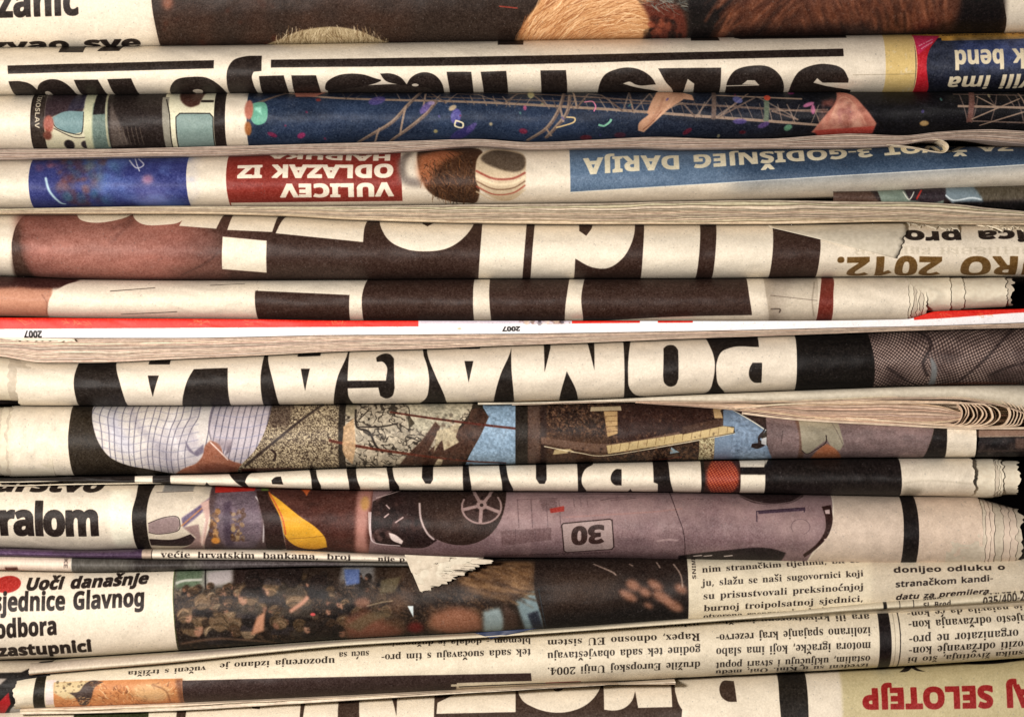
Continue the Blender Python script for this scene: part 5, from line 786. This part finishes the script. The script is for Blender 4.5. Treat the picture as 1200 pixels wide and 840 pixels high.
# ---- 13 crowd photograph, headline at left
R13T = [(-90, 666), (0, 668), (100, 669.5), (200, 667), (300, 664), (400, 661), (560, 659), (800, 656), (1000, 656), (1200, 652), (1290, 650)]
R13B = [(-90, 781), (0, 777), (80, 774), (200, 766), (400, 752), (600, 742), (800, 734), (900, 731), (1000, 727), (1100, 722), (1200, 716), (1290, 712)]
def d13(c):
    c.e(6, 685.5, 16, 9.5, c8(190, 52, 44), ang=-4, b=.3)
    c.t('Uoči današnje', 27, 171, 692, 684, 15.5, IK, bold=.7, it=.18); c.t('sjednice Glavnog', -9, 169, 716.5, 709.5, 21, IK, bold=.55); c.t('odbora', -7, 66, 748.5, 743.5, 21, IK, bold=.55); c.t('zastupnici', -6, 105, 771.5, 765, 17.5, IK, bold=.75)
    c.p([(201, 640), (636, 640), (806, 640), (807, 690), (808, 790), (206, 800), (203, 730), (201, 690)], c8(54, 42, 34)); c.l([(201.5, 650), (201.5, 690), (203.5, 730), (207, 775)], 1, c8(104, 130, 60), a=.8)
    c.p([(203, 640), (272, 640), (270, 690), (262, 700), (202, 700)], c8(150, 150, 140), b=2, a=.9); c.p([(204, 668), (236, 668), (232, 690), (205, 690)], c8(90, 110, 84), a=.7, b=2); c.p([(240, 672), (270, 668), (272, 682), (242, 690)], c8(190, 180, 180), a=.8, b=2); c.l([(205, 684), (215, 681), (234, 680)], 3, c8(190, 190, 180), b=.6); c.l([(238, 670), (240, 692)], 1.6, c8(40, 34, 34), b=.4)
    c.p([(272, 660), (330, 660), (330, 700), (300, 705), (275, 692)], c8(52, 38, 34), b=3); c.p([(400, 660), (437, 660), (440, 690), (396, 690)], c8(150, 150, 150), a=.7, b=2)
    q = random.Random(12)
    c.p([(203, 690), (330, 684), (450, 680), (560, 690), (600, 742), (204, 768)], bark(1 / 7., (40, 30, 25), (100, 80, 62), 17, 1.7, .35), b=2, a=.6)
    def head(x, y, r, h, sk=.5):
        d = q.choice([-1, 1]); tl = q.gauss(0, .35); c.p([(x - r * 1.3, y + r * 1.5), (x - r * .9, y + r * .7), (x, y + r * .5), (x + r, y + r * .8), (x + r * 1.3, y + r * 1.6)], c8(*q.choice([(30, 26, 28), (44, 36, 32), (58, 52, 54), (70, 62, 54)])), a=.75, b=.9)
        sh = [(x + r * k * math.cos(t + tl), y + r * k * .92 * math.sin(t + tl)) for t, k in ((0, .9), (.8, .85), (1.6, .95), (2.4, .8), (3.2, .95), (4, 1.02), (4.8, .95), (5.6, 1))]
        c.p([(u + .5, v + 1) for u, v in sh], c8(*[int(v * .35) for v in h]), sm=True, a=.7, b=1.2); c.p(sh, c8(*h), sm=True, a=.8, b=.7)
        c.p([(x - d * r * .9, y - r * .1), (x - d * r * .2, y - r * .05), (x - d * r * .15, y + r * .6), (x - d * r * .5, y + r * .85), (x - d * r * .85, y + r * .5)], c8(*q.choice([(176, 132, 108), (186, 144, 120), (140, 102, 84)])), a=.8 * (q.random() < sk), b=.8)
        for i in range(int(5 + r)):
            o = q.uniform(-.8, .6); m = q.choice([.5, .75, 1.3]); X0 = x + d * r * .8; c.l([(x + d * r * .75, y + r * (o * .5 + .3)), (x + d * r * .2, y + r * (o - .15)), (x - d * r * .5, y + r * (o * .8 - .05))], .8, c8(*[min(215, int(v * m)) for v in h]), a=.45, b=.3)
    PL = [(134, 112, 88), (110, 88, 66), (92, 72, 54), (150, 130, 106), (78, 62, 48)]; PM = [(74, 56, 42), (92, 74, 54), (52, 42, 36), (112, 92, 70), (44, 36, 32)]
    for y in sorted(q.uniform(686, 744) for _ in range(58)): head(q.uniform(212, 302), y, 4.5 + (y - 686) * .09, q.choice(PL), .7)
    for y in sorted(q.uniform(672, 746) for _ in range(74)): head(q.uniform(288, 452), y, 4 + (y - 672) * .085, q.choice(PM), .35)
    spots(c, (430, 668, 560, 742), 60, 9, [(70, 54, 40), (96, 74, 54), (50, 40, 34), (120, 90, 68)], 31, a=.6, b=3)
    for x, y, r in ((224, 736, 14), (256, 730, 13), (288, 708, 11), (236, 706, 11), (215, 722, 10), (291, 698, 14), (316, 690, 11), (346, 700, 15)): head(x, y, r, (126, 104, 80), .5)
    for x, y, r in ((296, 680, 13), (340, 676, 14), (318, 672, 9), (372, 684, 11)): head(x, y, r, (50, 38, 34), 0)
    c.l([(210, 756), (250, 750), (290, 752), (330, 757)], 3, c8(120, 96, 80), b=1.2); c.l([(340, 716), (352, 708), (360, 700)], 4, c8(190, 140, 116), b=1.2); c.p([(292, 746), (300, 724), (310, 716), (308, 740)], c8(190, 140, 110), b=1.2)
    c.p([(402, 668), (420, 668), (421, 684), (405, 686)], c8(90, 110, 160), b=1); c.p([(446, 680), (470, 676), (462, 694), (444, 696)], c8(104, 94, 72), b=1, a=.8); c.e(424, 706, 9, 6, c8(150, 108, 86), a=.8, b=2); c.e(366, 720, 3, 2, c8(210, 90, 90), b=.4); c.l([(430, 710), (446, 706), (460, 704)], 1.2, c8(196, 180, 150), a=.6, b=.5); c.p([(477, 710), (484, 710), (484, 724)], c8(206, 216, 216), b=.4)
    c.p([(405, 724), (430, 715), (450, 730), (474, 742), (440, 760), (405, 754)], c8(128, 84, 66), b=4); c.p([(404, 734), (440, 716), (462, 722), (440, 728), (420, 742)], c8(110, 96, 74), b=2, a=.8); c.e(486, 737, 9, 7, c8(110, 40, 36), b=2.5); c.p([(506, 720), (540, 712), (560, 720), (566, 740), (520, 744), (504, 735)], c8(150, 104, 80), b=3.5)
    c.p([(566, 716), (585, 712), (592, 730), (586, 748), (566, 744)], c8(150, 164, 164), b=2); c.p([(590, 706), (604, 720), (608, 736), (590, 742)], c8(84, 66, 56), b=2); c.p([(604, 704), (630, 690), (634, 712), (640, 742), (616, 742)], c8(128, 146, 150), b=1.6); c.p([(618, 720), (630, 716), (638, 742), (626, 742)], c8(50, 54, 66), b=1.2)
    c.p([(548, 672), (590, 660), (625, 660), (622, 684), (596, 700), (560, 696), (536, 684)], c8(128, 98, 68), b=4); hair(c, None, 140, [(150, 118, 84), (90, 66, 46), (60, 44, 34)], .25, 26, 1.6, 9, (535, 662, 616, 700), .2, b=1.2)
    c.p([(478, 662), (545, 662), (520, 690), (490, 700)], c8(60, 48, 38), b=4)
    c.p([(630, 640), (700, 640), (808, 640), (810, 790), (640, 790), (636, 730), (626, 690)], c8(48, 36, 30), b=.8); c.p([(640, 676), (720, 672), (720, 700), (650, 712)], c8(72, 54, 42), a=.8, b=8); c.p([(640, 725), (810, 705), (810, 790), (640, 790)], c8(26, 22, 22), a=.8, b=6); c.l([(631, 690), (638, 728), (642, 742)], 1, c8(60, 74, 84), a=.8, b=.4)
    for x, y, rx, ry in ((742, 686, 9, 6), (736, 698, 12, 5), (756, 694, 8, 5), (768, 686, 10, 5), (776, 700, 12, 6), (790, 710, 12, 6), (760, 710, 6, 3), (798, 690, 8, 5)): c.e(x, y, rx, ry, c8(168, 122, 98), ang=30, a=.85, b=2.2)
    for P in ([(696, 662), (716, 670), (722, 674)], [(738, 662), (742, 664)], [(770, 660), (774, 666)], [(790, 662), (798, 674), (800, 688)]): c.l(P, 1.4, c8(176, 156, 144), b=.6)
    c.p([(-90, 640), (201, 640), (201, 690), (203, 730), (206.5, 800), (-90, 800)], CR, a=1, mod=lambda X, Y: ((X > 192)) * 1.)
    c.p([(806, 640), (1290, 640), (1290, 790), (808, 790), (807, 690)], c8(216, 206, 184)); c.p([(1022, 640), (1290, 640), (1290, 790), (1022, 790)], c8(190, 178, 160), a=.6, b=3)
    for s, a, b, ya, yb in (('nim stranačkim tijelima, bit će', 823, 1010, 671.5, 660), ('ju, slažu se naši sugovornici koji', 823, 1013, 687, 675.5), ('su prisustvovali preksinoćnjoj', 824, 1013, 702.5, 691), ('burnoj troipolsatnoj sjednici,', 825, 1013, 717, 705), ('otvorena rasprava imala je sasvim', 825, 1014, 726.5, 716)): c.t(s, a, b, ya, yb, 10.4, IK, f='s', b=.15)
    c.t('donijeo odluku o', 1048, 1180, 671.5, 668, 11, IK, bold=.15); c.t('stranačkom kandi-', 1050, 1165, 688.5, 681, 11, IK, bold=.15); c.t('datu za premijera', 1050, 1160, 703.5, 696, 10, IK, bold=.2, it=.2); c.tv('SNIMIO', 816, 655, 679, 6.5, c8(70, 60, 54), up=True)
R13 = Roll(R13T, R13B, D=.36, bias=-.05, q=.75, front=5, seed=21, fpts=[(-90, 0), (500, 0), (800, 2), (1290, 6)])
o13, c13, _ = paper(R13, 'newspaper with the headline Uoči današnje sjednice and a dark photograph of a crowd', d13)
RS = 30
o = thing('torn_scrap', 'small cream scrap of torn newspaper with a zigzag edge, hanging over the crowd photograph', group=None, cat='paper scrap')
patch(o, 'torn_sheet', PAPERD, (474, 650), (580, 655), (497, 694), (492, 693), 4.5, nx=70, ny=60, zigBC=3.4, jagBC=7, seed=5, wav=1, bulge=1.5, solid=.6); patch(o, 'torn_sheet', FLAP, (474, 650), (560, 654), (494, 686), (488, 683), 3.4, nx=60, ny=50, zigBC=2.6, jagBC=8, seed=6, wav=1, solid=.6); patch(o, 'torn_sheet', PAPERD, (474, 650), (532, 653), (490, 674), (482, 671), 2.4, nx=50, ny=40, zigBC=2.4, jagBC=8, seed=8, wav=1, solid=.6)
BLUEP, _, _b = new_mat('blue_print', .4, .4); _b.inputs[0].default_value = (.012, .022, .06, 1)
o = thing('torn_scrap', 'tiny dark blue corner of a page poking out under the crowd photograph', group=None, cat='paper scrap')
patch(o, 'blue_corner', BLUEP, (556, 741.5), (630, 736), (577, 748), (575, 748), 2.2, nx=20, ny=8, seed=3, wav=.4, solid=.5)

# ---- 14 thin folded band, then the text columns
R14aT = [(-90, 781.5), (0, 779), (40, 779), (80, 775.5), (200, 767.5), (400, 752.5), (600, 741.5), (800, 726.5), (900, 719), (1000, 709.5), (1100, 699.5), (1200, 688.5), (1290, 679)]
R14aB = [(-90, 800), (0, 797), (36, 792), (100, 786), (200, 777.5), (300, 767), (400, 757.5), (600, 745.5), (700, 738.5), (800, 731.5), (900, 724), (1000, 716.5), (1100, 711), (1200, 706), (1290, 702)]
def d14a(c):
    c.r(-90, 640, 1290, 900, c8(214, 204, 182)); c.p([(28, 760), (400, 740), (400, 753), (200, 772), (30, 788)], c8(196, 182, 168), a=.8, b=1.5); c.l([(30, 791), (100, 785), (200, 776.6), (330, 763.5)], 1.2, c8(224, 150, 116), b=.3, a=.9)
    c.l([(1037, 690), (1038, 725)], 4, c8(30, 24, 22)); c.l([(1054.5, 690), (1055, 725)], .9, c8(40, 32, 30)); c.l([(1071, 690), (1071, 725)], .9, c8(40, 32, 30)); c.t('Sisak', 1082, 1104, 703.5, 701.5, 5.5, IK); c.t('Sl. Brod', 1082, 1115, 711, 709, 5.5, IK); c.t('044/624-901', 1152, 1214, 697.5, 692, 7, IK); c.t('035/400-200', 1152, 1214, 707.5, 702, 7, IK)
R14a = Roll(R14aT, R14aB, D=.9, bias=.3, q=1, front=2, seed=22, dent=.3)
o14a, _, _ = paper(R14a, 'narrow folded page edge with phone numbers at right, rising in a long slant', d14a, xa=-20, x0=33, j0=.6)
R14B = [(-90, 840), (0, 834), (20, 832.5), (100, 830), (200, 826.5), (400, 818), (520, 812), (600, 808), (700, 803), (800, 797.5), (900, 792.5), (1000, 787.5), (1100, 781.5), (1200, 774.5), (1290, 768)]
def d14(c):
    c.r(-90, 640, 1290, 900, c8(218, 208, 188))
    c.p([(44, 770), (54, 770), (51, 815), (51, 860), (37, 860), (38, 815), (40, 798)], c8(46, 40, 30), b=.2); c.p([(53, 798), (64, 797), (61, 826), (52, 827)], c8(222, 206, 206), a=.7, b=.4)
    c.p([(62, 800), (120, 797.5), (213, 795), (216, 860), (61, 860)], c8(206, 140, 86)); c.p([(62, 800), (104, 798), (96, 812), (80, 820), (62, 812)], c8(206, 186, 144), b=1); spots(c, (62, 799, 100, 812), 26, 1.3, [(70, 56, 44), (130, 100, 70)], 4, b=.3)
    c.p([(80, 812), (92, 810), (98, 802), (105, 798), (120, 799), (110, 806), (106, 818), (98, 828), (92, 828), (86, 816)], c8(86, 72, 66), b=.6); hair(c, lambda x, y: x > 104 or y > 818, 560, [(222, 170, 112), (156, 98, 56), (232, 198, 150), (126, 76, 44), (200, 134, 78)], lambda x, y: .4 + math.sin(x / 18.) * .9, 4.5, .9, 6, (64, 800, 206, 832), .4, b=.3)
    c.p([(152, 806), (180, 800), (200, 808), (192, 820), (170, 822), (156, 814)], c8(226, 196, 146), a=.6, b=4); c.l([(178, 802), (194, 810), (198, 826)], 1.4, c8(120, 72, 44), a=.7, b=.8)
    c.p([(205, 796), (213, 796), (215, 830), (210, 830)], c8(120, 80, 60), a=.8, b=1.5); c.p([(213, 797.5), (400, 793), (622, 789), (623, 799), (535, 801), (528, 860), (215, 860)], c8(70, 54, 50), b=.15); c.p([(528, 803), (640, 798.5), (700, 797), (700, 801), (528, 806)], c8(226, 218, 196)); c.l([(538, 806.5), (620, 803), (740, 800)], 2.4, c8(36, 28, 26)); c.l([(640, 802), (680, 800.5)], 2.4, c8(150, 70, 60), b=.4)
    T = c8(52, 44, 38)
    def ln(s, a, b, ya, yb, cap=10.2): c.t(s, a, b, ya - 7.4, yb - 7.4, cap, T, f='s', rot=True, b=.15)
    ln('je uvijek prodavač ne može biti siguran', 250, 395, 767.5, 763, 8.5); ln('upozorenja izdano je', 256, 392, 786, 779); ln('vučeni s tržišta', 148, 240, 795, 788.5)
    ln('suću sa', 396, 432, 773, 771); ln('ćom, prema', 396, 438, 762, 760, 9)
    ln('tek sada suočavaju s tim pro-', 446, 622, 775, 768); ln('blemom - dodala je dužnosnica', 446, 622, 763, 756.5); ln('Hrvatskog zavoda za norme', 448, 622, 754.5, 749, 9)
    ln('družile Europskoj Uniji 2004.', 641, 821, 790, 782.5); ln('godine tek sada obavještavaju', 641, 821, 772.5, 764.5); ln('Rapex, odnosno EU sistem', 641, 821, 758.5, 750); ln('uzbunjivanja za svo opasno', 641, 821, 747, 739, 9.4)
    ln('izvedeni su u Kini. Oni, medu', 839, 1020, 794, 786, 9.4); ln('ostalim, uključuju i stvari poput', 839, 1021, 784, 776); ln('motora igračke, koji ima slabo', 839, 1021, 767, 759.5); ln('izolirano spajanje kraj rezervo-', 839, 1021, 751.5, 742.5); ln('ara ili krivotvorenu igračku', 839, 1021, 737, 728.5); ln('Snijeg i video pronašla u zraku', 839, 1021, 728, 719.5, 9)
    ln('učesnika životinja, što bi', 1065, 1222, 778.5, 769); ln('ugroziti održavanje kon-', 1065, 1222, 766, 757, 10.4); ln('ali kao organizator ne pro-', 1065, 1246, 752.5, 742, 10.4); ln('će na mjesto održavanja kon-', 1065, 1246, 736, 726, 10.4); ln('ralna je najavila da će kon-', 1065, 1240, 725.5, 715, 10); ln('zdravom s mnogim', 1066, 1246, 718.5, 706, 9)
    c.p([(1030, 700), (1042, 700), (1045, 750), (1044, 830), (1032, 830), (1031, 750)], c8(36, 28, 28), b=.15); c.l([(1052, 700), (1055.5, 750), (1053, 830)], 1.2, c8(50, 42, 38)); c.l([(1046, 700), (1049.5, 750), (1048, 830)], .6, c8(130, 120, 104), a=.7)
R14 = Roll([(x, y + .5) for x, y in R14aB], R14B, D=.45, bias=.05, q=.85, front=3, seed=23)
o14, c14, _ = paper(R14, 'newspaper of small serif text columns upside down with a furry tan dog picture at left', d14, xa=-20, x0=13, j0=7, seed=33, jf=2.2)
page_edges(o14, [(x, y - .4) for x, y in R14B[1:9]], [(0, 840), (20, 838.5), (100, 837), (200, 834), (400, 822.5), (520, 815), (600, 810), (700, 804), (800, 798.5)], 2, front=6, x0=22, x1=790, seed=40, tone=(.94, .90, .80))

# ---- 15 lowest: big letters on brown, SELOTEJP in red
def d15(c):
    B = c8(76, 60, 50); c.r(-90, 700, 1290, 1000, CR); c.p([(84, 820), (90, 700), (765, 700), (800, 800), (796, 870), (90, 1000)], B); c.p([(84, 838), (120, 834), (180, 833), (176, 845), (84, 845)], c8(60, 80, 40), a=.5, b=1)
    W = c8(224, 214, 196)
    for P in ([(172, 700), (205, 700), (205, 900), (172, 900)], [(226, 700), (300, 700), (293, 832), (318, 834), (300, 850), (215, 850)], [(322, 700), (354, 700), (350, 850), (300, 850)], [(370, 700), (395, 700), (395, 860), (352, 860)]): c.p(P, W, b=.15)
    c.p([(414, 700), (452, 700), (456, 816), (462, 832), (464, 840), (466, 700), (509, 700), (508, 860), (422, 860), (420, 835)], W, b=.15); c.p([(520, 700), (604, 700), (604, 835), (511, 837), (512, 825), (545, 811), (520, 814)], W, b=.15)
    c.p([(605, 700), (605, 810), (612, 822), (626, 830), (645, 835), (668, 834), (688, 826), (702, 812), (708, 800), (708, 700)], W, b=.15); c.p([(646, 760), (664, 760), (662, 809), (657, 812), (650, 812), (646, 808)], B)
    c.p([(708, 700), (708, 832), (720, 833), (732, 830), (741, 822), (745, 812), (748, 830), (788, 829), (786, 700)], W, b=.15); c.p([(790, 700), (792, 812), (796, 826), (806, 840), (815, 1000), (918, 1000), (916, 700)], W, b=.15); c.p([(863, 700), (863, 801), (863, 823), (851, 822), (845, 817), (844, 806), (849, 802), (848, 700)], W); c.p([(845, 806), (848, 802), (862, 801), (864, 823), (852, 822), (846, 817)], B, b=.15)
    c.p([(915, 700), (946, 700), (950, 1000), (920, 1000), (916, 850), (914, 820)], c8(44, 38, 32), b=.15); c.p([(988, 700), (1290, 700), (1290, 1000), (988, 1000)], c8(200, 188, 150), b=1.5)
    c.t('OVAJ SELOTEJP', 1011, 1262, 809, 802, 25, c8(168, 36, 34), rot=True, bold=1.1); c.p([(1058, 791), (1066, 787), (1075, 783), (1080, 787), (1089, 790), (1078, 789), (1074, 787), (1068, 790)], IK); c.p([(1095, 700), (1205, 700), (1205, 778), (1180, 781), (1120, 781), (1095, 776)], IK, a=0.95)
R15 = Roll([(x, y + (3 if x > 700 else 1.5)) for x, y in R14B[:-6]] + [(x, y + 2) for x, y in R14B[-6:]], [(-90, 925), (1290, 915)], D=.4, bias=-.1, q=.7, front=4, seed=24)
paper(R15, 'lowest newspaper with large cream letters on brown and red SELOTEJP upside down', d15, xa=-90, x0=-90)
# small dark and red corner left of the dog picture
def dcn(c):
    c.r(-90, 740, 60, 900, c8(30, 24, 22)); c.p([(-90, 740), (60, 740), (40, 780), (22, 789), (-90, 792)], c8(190, 178, 160), b=.6); c.p([(-90, 796), (6, 796), (-2, 803), (-90, 804)], c8(170, 160, 150), b=.8); c.p([(-10, 830), (8, 812), (10, 826), (-4, 845)], c8(170, 24, 30), b=.4); c.p([(4, 845), (14, 828), (24, 826), (24, 860), (2, 860)], c8(160, 156, 150), b=.6)
RC = Roll([(-90, 779.5), (60, 778)], [(-90, 842), (60, 838)], D=.3, front=16, seed=25)
paper(RC, 'dark recessed newspaper corner with a red triangle, bottom left beside the dog picture', dcn, xa=-90, xb=60, x1=56)
for ob in [_fo]:
    bpy.data.objects.remove(ob, do_unlink=True)
bpy.data.curves.remove(_fc)
